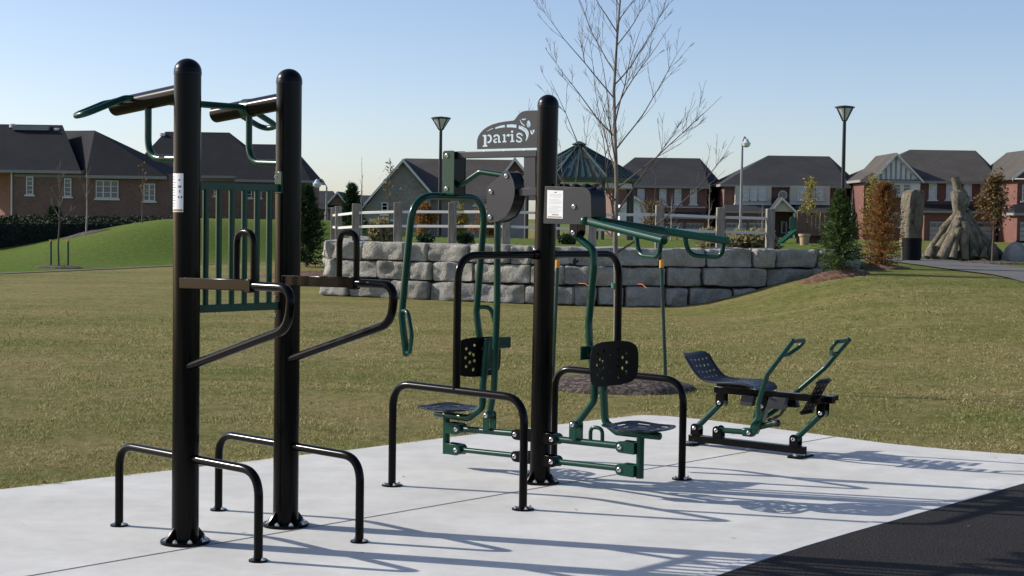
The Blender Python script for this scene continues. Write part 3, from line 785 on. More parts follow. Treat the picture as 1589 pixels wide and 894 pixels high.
# sign plate with cut-out lettering, a flat plate on the beam
def zz(x, y): return (640 + x/4.469, 140 + y/4.469)
outline = [(450, 410), (450, 350), (456, 325), (470, 300), (492, 275), (520, 255), (555, 238), (600, 225), (650, 216), (700, 211), (712, 203), (725, 185), (740, 165), (760, 151), (780, 144), (800, 142), (885, 139), (885, 399)]
def strip(c, w):
    L = []; Rr = []
    for i, p in enumerate(c):
        a = c[max(i-1, 0)]; b = c[min(i+1, len(c)-1)]; dx, dy = b[0]-a[0], b[1]-a[1]; l = math.hypot(dx, dy) or 1
        ww = w[i] if isinstance(w, list) else w
        L.append((p[0]-dy/l*ww, p[1]+dx/l*ww)); Rr.append((p[0]+dy/l*ww, p[1]-dx/l*ww))
    return L + Rr[::-1]
cuts = [
 [(485, 311), (514, 309), (514, 381), (521, 381), (521, 392), (485, 393), (485, 383), (494, 382), (494, 321), (485, 321)],
 [(518, 311), (533, 306), (547, 314), (554, 335), (548, 357), (533, 368), (518, 367), (518, 357), (529, 354), (536, 344), (537, 334), (532, 321), (525, 318), (518, 321)],
 [(559, 325), (563, 312), (578, 306), (596, 308), (607, 319), (607, 354), (614, 354), (614, 364), (592, 365), (591, 324), (584, 317), (577, 319), (574, 328)],
 [(588, 333), (572, 336), (560, 344), (558, 356), (566, 366), (579, 367), (588, 362), (588, 352), (581, 356), (574, 353), (575, 346), (580, 342), (588, 341)],
 [(624, 307), (645, 305), (645, 351), (653, 351), (653, 361), (623, 363), (623, 353), (630, 352), (630, 317), (624, 317)],
 [(649, 314), (660, 304), (675, 304), (676, 320), (665, 323), (657, 318), (649, 326)],
 [(682, 281), (700, 279), (700, 294), (682, 296)],
 [(677, 306), (700, 303), (700, 349), (708, 349), (708, 359), (677, 361), (677, 351), (684, 351), (684, 315), (677, 316)],
 strip([(761, 318), (757, 307), (745, 301), (731, 302), (723, 311), (727, 322), (741, 329), (753, 337), (757, 347), (750, 356), (736, 358), (724, 353), (720, 343)], 6.0),
 [(500, 296), (520, 280), (545, 267), (562, 262), (562, 267), (545, 273), (520, 285)],
 [(572, 259), (605, 247), (642, 240), (643, 257), (605, 262), (573, 270)],
 [(652, 239), (690, 237), (723, 240), (722, 262), (690, 258), (652, 258)],
 [(736, 243), (765, 252), (790, 266), (805, 285), (809, 305), (803, 330), (792, 348), (780, 361), (786, 335), (787, 312), (778, 292), (758, 276), (734, 266)],
 [(805 + 16*math.cos(k*math.pi/8), 235 + 25*math.sin(k*math.pi/8)) for k in range(16)],
 [(741, 204), (750, 204), (762, 226), (782, 247), (774, 250), (752, 232)],
 [(754, 196), (766, 199), (779, 197), (791, 193), (787, 204), (771, 209), (758, 205)],
 [(815, 274), (827, 280), (840, 274), (848, 267), (847, 288), (838, 305), (824, 308), (816, 298)],
]
oSg = 0.0
def sign_uv(x, y):
    p = Q(*zz(x, y), oSg); return tz(p)
cu = bpy.data.curves.new('sign_outline', 'CURVE'); cu.dimensions = '2D'; cu.fill_mode = 'BOTH'; cu.extrude = .0025
for poly in [outline] + cuts:
    sp = cu.splines.new('POLY'); sp.points.add(len(poly)-1); sp.use_cyclic_u = True
    for i, (x, y) in enumerate(poly):
        u, v = sign_uv(x, y); sp.points[i].co = (u, v, 0, 1)
tmp = bpy.data.objects.new('sign_tmp', cu); COL.objects.link(tmp)
bpy.context.view_layer.update()
dg = bpy.context.evaluated_depsgraph_get()
me = bpy.data.meshes.new_from_object(tmp.evaluated_get(dg)); bpy.data.objects.remove(tmp)
vs = [L3(v.co.x, v.co.y, oSg + v.co.z) for v in me.vertices]; fs = [tuple(p.vertices) for p in me.polygons]
MB().add(vs, fs).build('name_plate', M['grey'], gym2, smooth=False)
bpy.data.meshes.remove(me)
for x in (500, 640, 780):
    m = MB()
    u, v = sign_uv(x, 408 - (x-450)*.025); m.box(L3(u, zbm+.0235, .0), B3*.006, A3*.008, UP*.0025)
    m.build('plate_weld', M['bolt'], gym2)

# ---------- machine three: rowing machine
Ra = G(1072, 689.5); Rb = G(1238, 709)
BR = (Rb-Ra); BR.z = 0; BR.normalize(); AR_ = Vector((-BR.y, BR.x, 0))
if AR_.y < 0: AR_ = -AR_
PR = Vector((Ra.x, Ra.y, 0))
gym3 = thing('rowing_machine', 'low rowing machine with perforated seat and two green levers, rightmost on the pad', 'exercise machine', (Ra+Rb)/2)
def Q3(px, py, off=0.0): return PL(px, py, PR + AR_*off, AR_)
def tz3(p): d = p-PR; return d.dot(BR), p.z
def L4(t, z, off=0.0): return PR + BR*t + AR_*off + UP*z
c0, c1 = Q3(1071, 683.5), Q3(1249, 703.5)
zbse = .052
MB().bar(L4(tz3(c0)[0], zbse), L4(tz3(c1)[0], zbse), .03, .026, AR_).build('base_beam', M['brown'], gym3, bevel=.003)
for t in (tz3(c0)[0]+.02, tz3(c1)[0]-.035):
    fp = MB().box(L4(t, .009), BR*.05, AR_*.11, UP*.009).build('foot_plate', M['brown'], gym3, bevel=.002)
    for s in (-1, 1): MB().lathe(L4(t, .018, s*.085), [(.014, 0), (.014, .012), (.006, .018)], 6).build('anchor_nut', M['bolt'], fp)
def bracket3(px, py, zlow, mat, up=True, rr=.034, hw=.034):
    t, z = tz3(Q3(px, py, -hw-.003))
    m = MB(); sg = 1 if up else -1
    for s in (-1, 1):
        poly = [(t-rr, zlow), (t+rr, zlow)] + [(t + rr*math.cos(k*math.pi/8), z + sg*rr*math.sin(k*math.pi/8)) for k in range(9)]
        m.prism([L4(a, b, s*hw-.003) for a, b in poly], AR_*.006)
    m.box(L4(t, zlow + sg*.004), BR*rr, AR_*hw, UP*.004)
    o = m.build('pivot_bracket', mat, gym3, bevel=.0015); bolt_head(o, L4(t, z, -hw-.003), -AR_, .0165)
    return t, z
b1 = bracket3(1077.3, 664, zbse+.026, M['brown']); b2 = bracket3(1111.4, 668, zbse+.026, M['brown']); b3 = bracket3(1231, 681.6, zbse+.026, M['brown'])
rl0, rl1 = tz3(Q3(1112, 606)), tz3(Q3(1294, 619)); zrl = (rl0[1]+rl1[1])/2
MB().bar(L4(rl0[0]-.01, zrl), L4(rl1[0]+.0, zrl), .027, .025, AR_).build('seat_rail', M['brown'], gym3, bevel=.003)
b4 = bracket3(1116, 625, zrl-.024, M['brown'], False); b5 = bracket3(1273, 641.3, zrl-.024, M['brown'], False)
for a, b in ((b1, b4), (b3, b5)):
    lk = MB().tube([L4(a[0], a[1]), L4(b[0], b[1])], .0235, 16).build('swing_link', M['green'], gym3)
    for q in (a, b): MB().tube([L4(q[0], q[1], -.029), L4(q[0], q[1], .029)], .03, 18).build('pivot_sleeve', M['green'], lk)
# seat: S profile, perforated
prof = [(1074, 547), (1081, 552), (1087, 562), (1094, 573), (1103, 584), (1112, 589.5), (1130, 592.5), (1150, 593), (1165, 594), (1178, 597), (1188, 602), (1193, 607)]
pf = [tz3(Q3(x, y)) for x, y in prof]
def catmull(P, n):
    out = []
    for i in range(len(P)-1):
        p0, p1, p2, p3 = P[max(i-1, 0)], P[i], P[i+1], P[min(i+2, len(P)-1)]
        for k in range(n):
            t = k/n
            out.append(tuple(.5*((2*p1[j]) + (-p0[j]+p2[j])*t + (2*p0[j]-5*p1[j]+4*p2[j]-p3[j])*t*t + (-p0[j]+3*p1[j]-3*p2[j]+p3[j])*t**3) for j in range(2)))
    out.append(P[-1]); return out
cv = catmull(pf, 6); lens = [0]
for a, b in zip(cv, cv[1:]): lens.append(lens[-1]+math.hypot(b[0]-a[0], b[1]-a[1]))
NS, NW = 90, 54; Ltot = lens[-1]
def cv_at(s):
    s = max(0, min(Ltot, s))
    for i in range(len(lens)-1):
        if s <= lens[i+1]:
            u = (s-lens[i])/(lens[i+1]-lens[i]); return (cv[i][0]*(1-u)+cv[i+1][0]*u, cv[i][1]*(1-u)+cv[i+1][1]*u)
    return cv[-1]
HWD = .165
def seat_keep(i, j):
    s = (i+.5)/NS*Ltot; w = ((j+.5)/NW*2-1)*HWD
    # rounded corners
    for se in (0, Ltot):
        ds = abs(s-se); dw = HWD-abs(w)
        if ds < .06 and dw < .06 and math.hypot(.06-ds, .06-dw) > .06: return False
    a = s % .055 - .0275; row = int(s/.055); b = (w + (.0275 if row % 2 else 0)) % .055 - .0275
    if .03 < s < Ltot-.03 and abs(w) < HWD-.03 and a*a+b*b < .0105**2: return False
    return True
vs = []; idx = {}; fs = []
def SV(i, j, l):
    if (i, j, l) not in idx:
        s = i/NS*Ltot; t, z = cv_at(s); t2, z2 = cv_at(s+.004); t1, z1 = cv_at(s-.004)
        nx, nz = -(z2-z1), (t2-t1); q = math.hypot(nx, nz) or 1
        w = (j/NW*2-1)*HWD
        idx[(i, j, l)] = len(vs); vs.append(L4(t - nx/q*.004*l, z - nz/q*.004*l + .012*(w/HWD)**2, w))
    return idx[(i, j, l)]
kp = [[seat_keep(i, j) for j in range(NW)] for i in range(NS)]
for i in range(NS):
    for j in range(NW):
        if not kp[i][j]: continue
        fs.append((SV(i, j, 0), SV(i+1, j, 0), SV(i+1, j+1, 0), SV(i, j+1, 0))); fs.append((SV(i, j, 1), SV(i, j+1, 1), SV(i+1, j+1, 1), SV(i+1, j, 1)))
        for di, dj, a, b in ((-1, 0, (i, j), (i, j+1)), (1, 0, (i+1, j+1), (i+1, j)), (0, -1, (i+1, j), (i, j)), (0, 1, (i, j+1), (i+1, j+1))):
            ii, jj = i+di, j+dj
            if not (0 <= ii < NS and 0 <= jj < NW) or not kp[ii][jj]: fs.append((SV(*a, 0), SV(*b, 0), SV(*b, 1), SV(*a, 1)))
seat = MB().add(vs, fs).build('seat', M['navy'], gym3)
m = MB()
for s in (-1, 1):
    pts = [L4(cv_at(q)[0], cv_at(q)[1]-.006+.012, s*HWD) for q in np.linspace(.05, Ltot-.05, 30)]
    m.tube(pts, .009, 8)
m.build('seat_rim', M['navy'], seat)
MB().box(L4(tz3(Q3(1140, 600))[0], zrl+.04), BR*.14, AR_*.03, UP*.012).build('seat_mount', M['brown'], gym3, bevel=.002)
# lever: two arms joined at the bottom
tn0 = tz3(Q3(1231, 528, -.30)); 
nm = [tz3(Q3(x, y, -.30)) for x, y in ((1231, 528), (1190.6, 581), (1172.5, 627), (1161, 651))]
fm = [tz3(Q3(x, y, .30)) for x, y in ((1317.8, 526.4), (1280, 571), (1243.7, 604.7), (1213, 636))]
nb = tz3(Q3(1172, 655, 0))
armN = [L4(*nm[0], -.30), L4(*nm[1], -.30), L4(nm[2][0], nm[2][1], -.26), L4(nm[3][0], nm[3][1], -.16), L4(nb[0], nb[1], -.03)]
armF = [L4(*fm[0], .30), L4(*fm[1], .30), L4(fm[2][0], fm[2][1], .26), L4(fm[3][0]-.0, fm[3][1]-.01, .16), L4(nb[0], nb[1], .03)]
for a, s in ((armN, -1), (armF, 1)):
    o = MB().tube(bend(a, [0, .15, .15, .1, 0], 8), .0185, 16).build('rowing_lever', M['green'], gym3)
    top = a[0]; dn = (a[1]-a[0]).normalized()
    e = -AR_*s
    lp = [top + dn*.012, top + dn*.012 + e*.19, top + dn*.075 + e*.185, top + dn*.145 + e*.10, top + dn*.145]
    MB().tube(bend(lp, [0, .04, .04, .05, 0], 8), .0145, 14).build('lever_grip', M['green'], o)
    MB().lathe(top, [(.0195, -.004), (.0195, .004), (.01, .007)], 14, -dn).build('end_cap', M['green'], o)
# yoke and hub
hb = tz3(Q3(1182, 630.7, -.05))
MB().prism([L4(hb[0]-.045, hb[1]+.05, -.035), L4(hb[0]+.045, hb[1]+.05, -.035), L4(nb[0]+.05, nb[1]-.05, -.035), L4(nb[0]-.03, nb[1]-.05, -.035)], AR_*.07).build('lever_yoke', M['green'], gym3, bevel=.006)
m = MB()
for s in (-1, 1):
    poly = [(hb[0]-.034, zrl-.02), (hb[0]+.034, zrl-.02)] + [(hb[0] + .034*math.cos(-k*math.pi/8), hb[1] + .034*math.sin(-k*math.pi/8)) for k in range(9)]
    m.prism([L4(a, b, s*.047-.003) for a, b in poly], AR_*.006)
o = m.build('pivot_bracket', M['brown'], gym3); bolt_head(o, L4(hb[0], hb[1], -.05), -AR_, .0165)
lb = tz3(Q3(1161.8, 671.8, -.035))
MB().tube([L4(*b2), L4(lb[0]-.0, lb[1])], .021, 16).build('connecting_rod', M['green'], gym3)
cg = MB()
cg.box(L4(lb[0]-.02, lb[1]), BR*.045, AR_*.034, UP*.031); o = cg.build('rod_end', M['green'], gym3, bevel=.012); bolt_head(o, L4(lb[0], lb[1], -.034), -AR_, .0165)
MB().bar(L4(lb[0]+.02, lb[1]-.0), L4(nb[0]+.03, nb[1]-.0), .03, .03, AR_).build('lever_foot', M['green'], gym3, bevel=.008)
pg0, pg1 = tz3(Q3(1172, 664)), tz3(Q3(1202, 657))
MB().tube([L4(*pg0), L4(*pg1)], .022, 16).build('stop_arm', M['green'], gym3)
MB().tube([L4(*pg1), L4(pg1[0]+.03, pg1[1]+.005)], .027, 16, dome=True).build('rubber_stop', M['rubber'], gym3)
MB().tube(bend([L4(*tz3(Q3(1192, 652))), L4(*tz3(Q3(1210, 645))), L4(*tz3(Q3(1222, 628)))], .08), .011, 10).build('damper_hose', M['rubber'], gym3)
# grey guard panels under the rail
for (pts, off, mt) in (([(1151, 612), (1170, 615), (1166, 631), (1147, 628)], -.07, 'grey'), ([(1193, 616), (1220, 618.5), (1214, 635.5), (1189, 634)], -.10, 'grey'), ([(1222, 619), (1234, 621), (1237, 633), (1219, 632)], .02, 'cap_and_shade')):
    MB().prism([Q3(x, y, off) for x, y in pts], AR_*.05).build('guard_panel', M[mt], gym3, bevel=.003)
# foot rests: a tilted perforated plate on each side of the rail
def foot_rest(off, dx=0, dy=0):
    a = [Q3(x+dx, y+dy, off) for x, y in ((1273, 597), (1249, 641))]
    top, bot = a; n = 12; w = .085; vs = []; fs = []; d = (bot-top); nn = d.cross(AR_).normalized()
    m = MB()
    NXX, NYY = 12, 24
    for i in range(NXX):
        for j in range(NYY):
            if (i % 4 in (1, 2)) and (j % 4 in (1, 2)) and 1 <= i < NXX-1: continue
            c = top + d*((j+.5)/NYY) + AR_*((i+.5)/NXX*2-1)*w
            m.box(c, d*(.5/NYY), AR_*(w/NXX), nn*.002)
    m.box(top + d*-.03, d*.03, AR_*w, nn*.012); m.box(bot + d*.02, d*.03, AR_*w, nn*.012)
    return m
foot_rest(-.13, 3, -2).build('foot_rest', M['backblack'], gym3, smooth=False)
foot_rest(.13, 6, -5).build('foot_rest', M['grey'], gym3, smooth=False)
tt, _ = tz3(Q3(1285, 618)); MB().box(L4(tt-.02, zrl), BR*.02, AR_*.17, UP*.02).build('foot_rest_bar', M['brown'], gym3, bevel=.003)
# ================================================================== GROUND
def sstep(a, b, x):
    t = max(0, min(1, (x-a)/(b-a))); return t*t*(3-2*t)
def T(x, y):
    z = -.02
    # rise towards the right end of the stone wall
    z += .74*sstep(3.0, 7.0, x)*sstep(17, 31, y)*(1-.75*sstep(48, 110, y))
    # mound on the left beyond the path
    z += 1.45*sstep(-.345, -.20, x/max(y, 30))*sstep(83.2, 106, y - 2.9*x)*(1-sstep(-7.5, -3, x))*(1-.5*sstep(80, 105, y))
    z += .03*noise.noise(Vector((x*.12, y*.12, 0)))*sstep(12, 25, y)
    return z
ys = []
y = -90.0
while y < 700: ys.append(y); y += 6 if y < -6 else .5 if y < 20 else (.6 if y < 70 else (y-70)*.04+.8)
ys.append(1500)
NU = 130
vs = []; fs = []
for yy in ys:
    hw = 12 + abs(yy)*.62
    for j in range(NU+1):
        x = (j/NU*2-1)*hw; vs.append((x, yy, T(x, yy)))
for i in range(len(ys)-1):
    for j in range(NU):
        a = i*(NU+1)+j; fs.append((a, a+1, a+NU+2, a+NU+1))
tag(MB().add(vs, fs).build('lawn', M['lawn'], ang=180), kind='structure')

# concrete pad
edgeL = [G(x, y) for x, y in ((-260, 789), (0, 759.5), (150, 742), (262, 730), (423, 711), (560, 696), (692, 679), (995, 643.5))]
edgeR = [G(x, y) for x, y in ((1040, 646), (1100, 651.7), (1254, 672), (1385, 689), (1480, 698), (1589, 705.7), (1720, 712))]
asph = [G(x, y) for x, y in ((1760, 703), (1589, 751), (1489, 779.5), (1385.5, 809), (1320, 827.5), (1247, 849.5), (1180, 871.3), (1114, 894))]
asph += [asph[-1] + (asph[-1]-asph[-2]).normalized()*3.2, asph[-1] + (asph[-1]-asph[-2]).normalized()*12]
farL = Vector((-9, asph[-1].y, 0))
poly = edgeL + edgeR + asph + [Vector((-14, -4, 0))]
def slab(name, poly, z, th, mat):
    m = MB(); m.prism([Vector((p.x, p.y, z-th)) for p in poly], Vector((0, 0, th))); return m.build(name, mat, smooth=False)
from mathutils.geometry import tessellate_polygon
def sheet(name, poly, z, mat, th=.1):
    tri = tessellate_polygon([[Vector((p.x, p.y, 0)) for p in poly]])
    n = len(poly); vs = [(p.x, p.y, z) for p in poly] + [(p.x, p.y, z-th) for p in poly]; fs = []
    for t in tri:
        a, b, c = [poly[i] for i in t]
        if (b.x-a.x)*(c.y-a.y)-(b.y-a.y)*(c.x-a.x) < 0: t = t[::-1]
        fs.append(tuple(t)); fs.append(tuple(i+n for i in t[::-1]))
    for i in range(n):
        j = (i+1) % n; fs.append((i, j, j+n, i+n))
    return MB().add(vs, fs).build(name, mat, smooth=False)
tag(sheet('concrete_pad', poly, 0, M['concrete']), kind='structure')
aw = [p + Vector((.763, -.645, 0)).normalized()*5.5 for p in asph]
ap = [p - Vector((.763, -.645, 0)).normalized()*-.002 for p in asph] + aw[::-1]
tag(sheet('asphalt_path', ap, .002, M['asphalt'], .08), kind='structure')
# joint and smooth border strip
J0 = G(150, 876); J1 = G(1289, 679); jd = (J1-J0).normalized(); jn = Vector((-jd.y, jd.x, 0))
m = MB(); a = J0 - jd*3.0; b = J1 + jd*.75
m.box((a+b)/2 + UP*.0022, (b-a)/2, jn*.0022, UP*.0012)
tag(m.build('pad_joint', M['joint'], smooth=False), kind='structure')
m = MB(); Jb = G(700, 787); kd = -jn if jn.x < 0 else jn
# trowelled border along the asphalt
vs = []; fs = []
inn = Vector((-.763, .645, 0)).normalized()
for i, p in enumerate(asph):
    vs += [(p + inn*.004 + UP*.0035).to_tuple(), (p + inn*.075 + UP*.0035).to_tuple()]
for i in range(len(asph)-1): fs.append((2*i, 2*i+1, 2*i+3, 2*i+2))
tag(MB().add(vs, fs).build('pad_border', M['trowel'], smooth=False), kind='structure')

# grass blades on the near lawn (uncountable ground cover)
def pip(x, y, P):
    c = False; n = len(P); j = n-1
    for i in range(n):
        if ((P[i].y > y) != (P[j].y > y)) and (x < (P[j].x-P[i].x)*(y-P[i].y)/(P[j].y-P[i].y)+P[i].x): c = not c
        j = i
    return c
rg = random.Random(3)
vs = []; fs = []
NB = 300000; cnt = 0
pad_small = poly
MULCH_C = G(960, 599); MULCH_R = 1.05
while cnt < NB:
    yy = 8.2 + (rg.random()**1.5)*26
    x = (rg.random()*2-1)*(yy*.345+.3)
    if yy < 14.6 and (pip(x, yy, pad_small) or pip(x, yy, ap)): continue
    if ((x-MULCH_C.x)/.85)**2 + ((yy-MULCH_C.y)/.8)**2 < .9: continue
    fade = 1-sstep(22, 34, yy)*.85; h = (.007 + .017*rg.random()**1.5)*fade*(1+.02*(yy-8)); w = (.0028+.003*rg.random())*(1+.055*(yy-8)); a = rg.random()*6.283
    lx, ly = math.cos(a)*h*1.9*rg.random(), math.sin(a)*h*1.9*rg.random(); b = rg.random()*6.283
    dx, dy = math.cos(b)*w, math.sin(b)*w; z = T(x, yy)-.004
    cl = noise.noise(Vector((x*1.7, yy*1.1, 5))) + .6*noise.noise(Vector((x*5, yy*3.5, 9)))
    if cl < -.25 and rg.random() < .65: continue
    h *= 1 + .9*max(-.4, cl); n = len(vs); vs += [(x-dx, yy-dy, z), (x+dx, yy+dy, z), (x+lx, yy+ly, z+h)]; fs.append((n, n+1, n+2)); cnt += 1
# ragged fringe where the turf meets the slab
for line in (edgeL[1:], edgeR, edgeL[-1:] + edgeR[:1]):
    for a_, b_ in zip(line, line[1:]):
        L_ = (b_-a_).length; tt = (b_-a_).normalized(); nn = Vector((-tt.y, tt.x, 0))
        if nn.y < 0: nn = -nn
        for _ in range(int(L_*420)):
            u = rg.random()*L_; p = a_ + tt*u + nn*(rg.random()**1.5*.07+.002); k_ = .5+noise.noise(p*4)
            h = (.014+.026*rg.random())*max(.3, k_+.5); w = .004+.004*rg.random(); an = rg.random()*6.283
            n = len(vs); q = p - nn*h*.9*rg.random() + tt*h*(rg.random()-.5)
            vs += [(p.x-math.cos(an)*w, p.y-math.sin(an)*w, -.02), (p.x+math.cos(an)*w, p.y+math.sin(an)*w, -.02), (q.x, q.y, -.02+h)]; fs.append((n, n+1, n+2))
me = bpy.data.meshes.new('grass_blades'); me.from_pydata(vs, [], fs); me.materials.append(M['blades'])
o = bpy.data.objects.new('grass_blades', me); COL.objects.link(o)
tag(o, 'short dry tan and green grass blades of the lawn around the pad', 'grass', kind='stuff')

# scattered small dead leaves and crumbs on slab and lawn
m = MB()
for k in range(520):
    yy = 7.4 + rg.random()**1.3*14; x = (rg.random()*2-1)*(yy*.34)
    on = yy < 14.6 and (pip(x, yy, poly) or pip(x, yy, ap))
    if on and rg.random() > .10: continue
    s_ = rg.uniform(.006, .016) if on else rg.uniform(.012, .03); a = rg.random()*6.283; z = .003 if on else T(x, yy)+.022
    u = Vector((math.cos(a), math.sin(a), rg.uniform(-.3, .3)))*s_; w_ = Vector((-math.sin(a), math.cos(a), rg.uniform(-.3, .3)))*s_*.6
    c = Vector((x, yy, z+abs(u.z)+abs(w_.z))); n = len(m.v); m.v += [tuple(c-u), tuple(c+w_), tuple(c+u), tuple(c-w_)]; m.f.append((n, n+1, n+2, n+3))
tag(m.build('leaf_litter', M['brownleaf'], smooth=False), 'sparse crumbs and dead leaves scattered over the lawn and the slab', 'leaf litter', kind='stuff')
# paths
def ribbon(name, pts, w, mat, dz=.006, kind='structure'):
    vs = []; fs = []
    P = []
    for i in range(len(pts)-1):
        for k in range(8): u = k/8; P.append((pts[i][0]*(1-u)+pts[i+1][0]*u, pts[i][1]*(1-u)+pts[i+1][1]*u))
    P.append(pts[-1])
    for i, p in enumerate(P):
        a = P[max(i-1, 0)]; b = P[min(i+1, len(P)-1)]; dx, dy = b[0]-a[0], b[1]-a[1]; l = math.hypot(dx, dy)
        nx, ny = -dy/l, dx/l
        for s in (-1, -.5, 0, .5, 1):
            x, y = p[0]+nx*w/2*s, p[1]+ny*w/2*s; vs.append((x, y, T(x, y)+dz+.02))
    for i in range(len(P)-1):
        for k in range(4):
            a = i*5+k; fs.append((a, a+1, a+6, a+5))
    return tag(MB().add(vs, fs).build(name, mat), kind=kind)
ribbon('gravel_path', [(-24, 31), (-17.4, 37.5), (-13.8, 42.3), (-11, 50.3), (-8.8, 56.5), (-6.6, 58.5), (-3.5, 59.5)], .30, M['greypath'])
# right path follows the plateau: points solved on the terrain
def GT(px, py):
    d = ray(px, py); t = 5.0
    for _ in range(6000):
        p = CAM + d*t
        if p.z <= T(p.x, p.y): return p
        t += .02 if t < 60 else .1
        if t > 400: break
    return CAM + d*60
rp = [GT(x, y) for x, y in ((1398, 402), (1440, 407), (1500, 414), (1589, 425))]
rp = [(p.x, p.y) for p in rp]; d = (rp[-1][0]-rp[-2][0], rp[-1][1]-rp[-2][1]); rp.append((rp[-1][0]+d[0], rp[-1][1]+d[1]))
ribbon('park_path', [(rp[0][0]-3, rp[0][1]+3.0)] + rp, 2.2, M['greypath'])

# ================================================================== STONE WALL
wall_line = [(-4.3, 42.5), (-4.15, 36.6), (-4.1, 33.7), (-2.0, 32.6), (-.4, 31.8), (1.15, 31.1), (3.0, 31.3), (5.0, 31.6), (7.2, 32.2)]
W_ = [0]
for a, b in zip(wall_line, wall_line[1:]): W_.append(W_[-1]+math.hypot(b[0]-a[0], b[1]-a[1]))
def wl(s):
    s = max(0, min(W_[-1]-1e-6, s))
    for i in range(len(W_)-1):
        if s <= W_[i+1]:
            u = (s-W_[i])/(W_[i+1]-W_[i]); a, b = wall_line[i], wall_line[i+1]
            return Vector((a[0]*(1-u)+b[0]*u, a[1]*(1-u)+b[1]*u, 0)), Vector((b[0]-a[0], b[1]-a[1], 0)).normalized()
wall = thing('retaining_wall', 'curved three-course retaining wall of big rough grey stone blocks', 'stone wall', (1.15, 31.5, 0))
rs = random.Random(21)
def stone_block(c, d, L, h, dep, seed):
    """rough block: subdivided box pulled in at its edges and displaced by noise"""
    n_ = Vector((d.y, -d.x, 0)); NX, NY, NZ = 14, 6, 8; vs = {}; out = []; fs = []
    def P_(i, j, k):
        if (i, j, k) in vs: return vs[(i, j, k)]
        u, v, w = i/NX*2-1, j/NY*2-1, k/NZ*2-1
        x, y, z = u*L/2, v*dep/2, w*h/2
        # edges rounded in
        rx, ry, rz = L/2, dep/2, h/2; r = .05
        ex, ey, ez = max(0, abs(x)-(rx-r)), max(0, abs(y)-(ry-r)), max(0, abs(z)-(rz-r))
        q = math.sqrt(ex*ex+ey*ey+ez*ez)
        if q > r:
            f = r/q
            if ex: x = math.copysign(rx-r+ex*f, x)
            if ey: y = math.copysign(ry-r+ey*f, y)
            if ez: z = math.copysign(rz-r+ez*f, z)
        p = Vector((x+seed*7.3, y, z))
        nz = noise.noise(p*2.3)*.075 + noise.noise(p*5)*.05 + noise.noise(p*11)*.022
        q3 = noise.noise(Vector((x*1.2+seed*3.1, z*1.5, seed)))*.05
        pos = c + d*(x*(1-.012*abs(nz))) + n_*(y*(1) + (nz+q3 if v > 0 else nz)) + UP*(z + nz*.35*(1 if abs(w) > .9 else .2))
        pos = pos + d*nz*.25*(1 if abs(u) > .9 else 0)
        vs[(i, j, k)] = len(out); out.append(pos); return vs[(i, j, k)]
    for i in range(NX):
        for j in range(NY):
            fs.append((P_(i, j, 0), P_(i, j+1, 0), P_(i+1, j+1, 0), P_(i+1, j, 0))); fs.append((P_(i, j, NZ), P_(i+1, j, NZ), P_(i+1, j+1, NZ), P_(i, j+1, NZ)))
    for i in range(NX):
        for k in range(NZ):
            fs.append((P_(i, 0, k), P_(i+1, 0, k), P_(i+1, 0, k+1), P_(i, 0, k+1))); fs.append((P_(i, NY, k), P_(i, NY, k+1), P_(i+1, NY, k+1), P_(i+1, NY, k)))
    for j in range(NY):
        for k in range(NZ):
            fs.append((P_(0, j, k), P_(0, j, k+1), P_(0, j+1, k+1), P_(0, j+1, k))); fs.append((P_(NX, j, k), P_(NX, j+1, k), P_(NX, j+1, k+1), P_(NX, j, k+1)))
    return MB().add(out, fs)
CH = .405
seed = 0
for course in range(3):
    s = .0 + (.4 if course == 1 else 0)
    while s < W_[-1]-.4:
        L = rs.choice([.55, .8, .95, 1.15, 1.3, 1.0]) + rs.uniform(-.1, .1)
        # corner at the left bend
        for corner in (W_[2],):
            if s < corner < s+L: L = max(.35, corner-s)
        p, d = wl(s+L/2)
        a, _ = wl(s); b, _ = wl(s+L); d = (b-a).normalized(); mid = (a+b)/2
        zc = -.03 + CH*(course+.5) - (.02 if course == 2 else 0)
        inn_ = Vector((-d.y, d.x, 0))
        c = mid + inn_*(.28 + .045*course + rs.uniform(-.05, .05)) + UP*zc
        g = T(mid.x, mid.y)
        if zc + CH/2 > g - .1:
            h = CH - .03 + rs.uniform(-.025, .012)
            seed += 1
            so = stone_block(c, d, L-.035, h, .62, seed).build('stone_block', None, wall, ang=50)
            so.data.materials.append(M['stone'])
        s += L
bk = MB()
for i in range(len(wall_line)-1):
    a = Vector((*wall_line[i], 0)); b = Vector((*wall_line[i+1], 0)); d = (b-a).normalized(); inn_ = Vector((-d.y, d.x, 0))
    bk.prism([a+inn_*.25+UP*-.3, b+inn_*.25+UP*-.3, b+inn_*.62+UP*-.3, a+inn_*.62+UP*-.3], UP*1.3)
bk.build('wall_core', simple('dark_gap_soil', (.03, .027, .024), .95), wall)
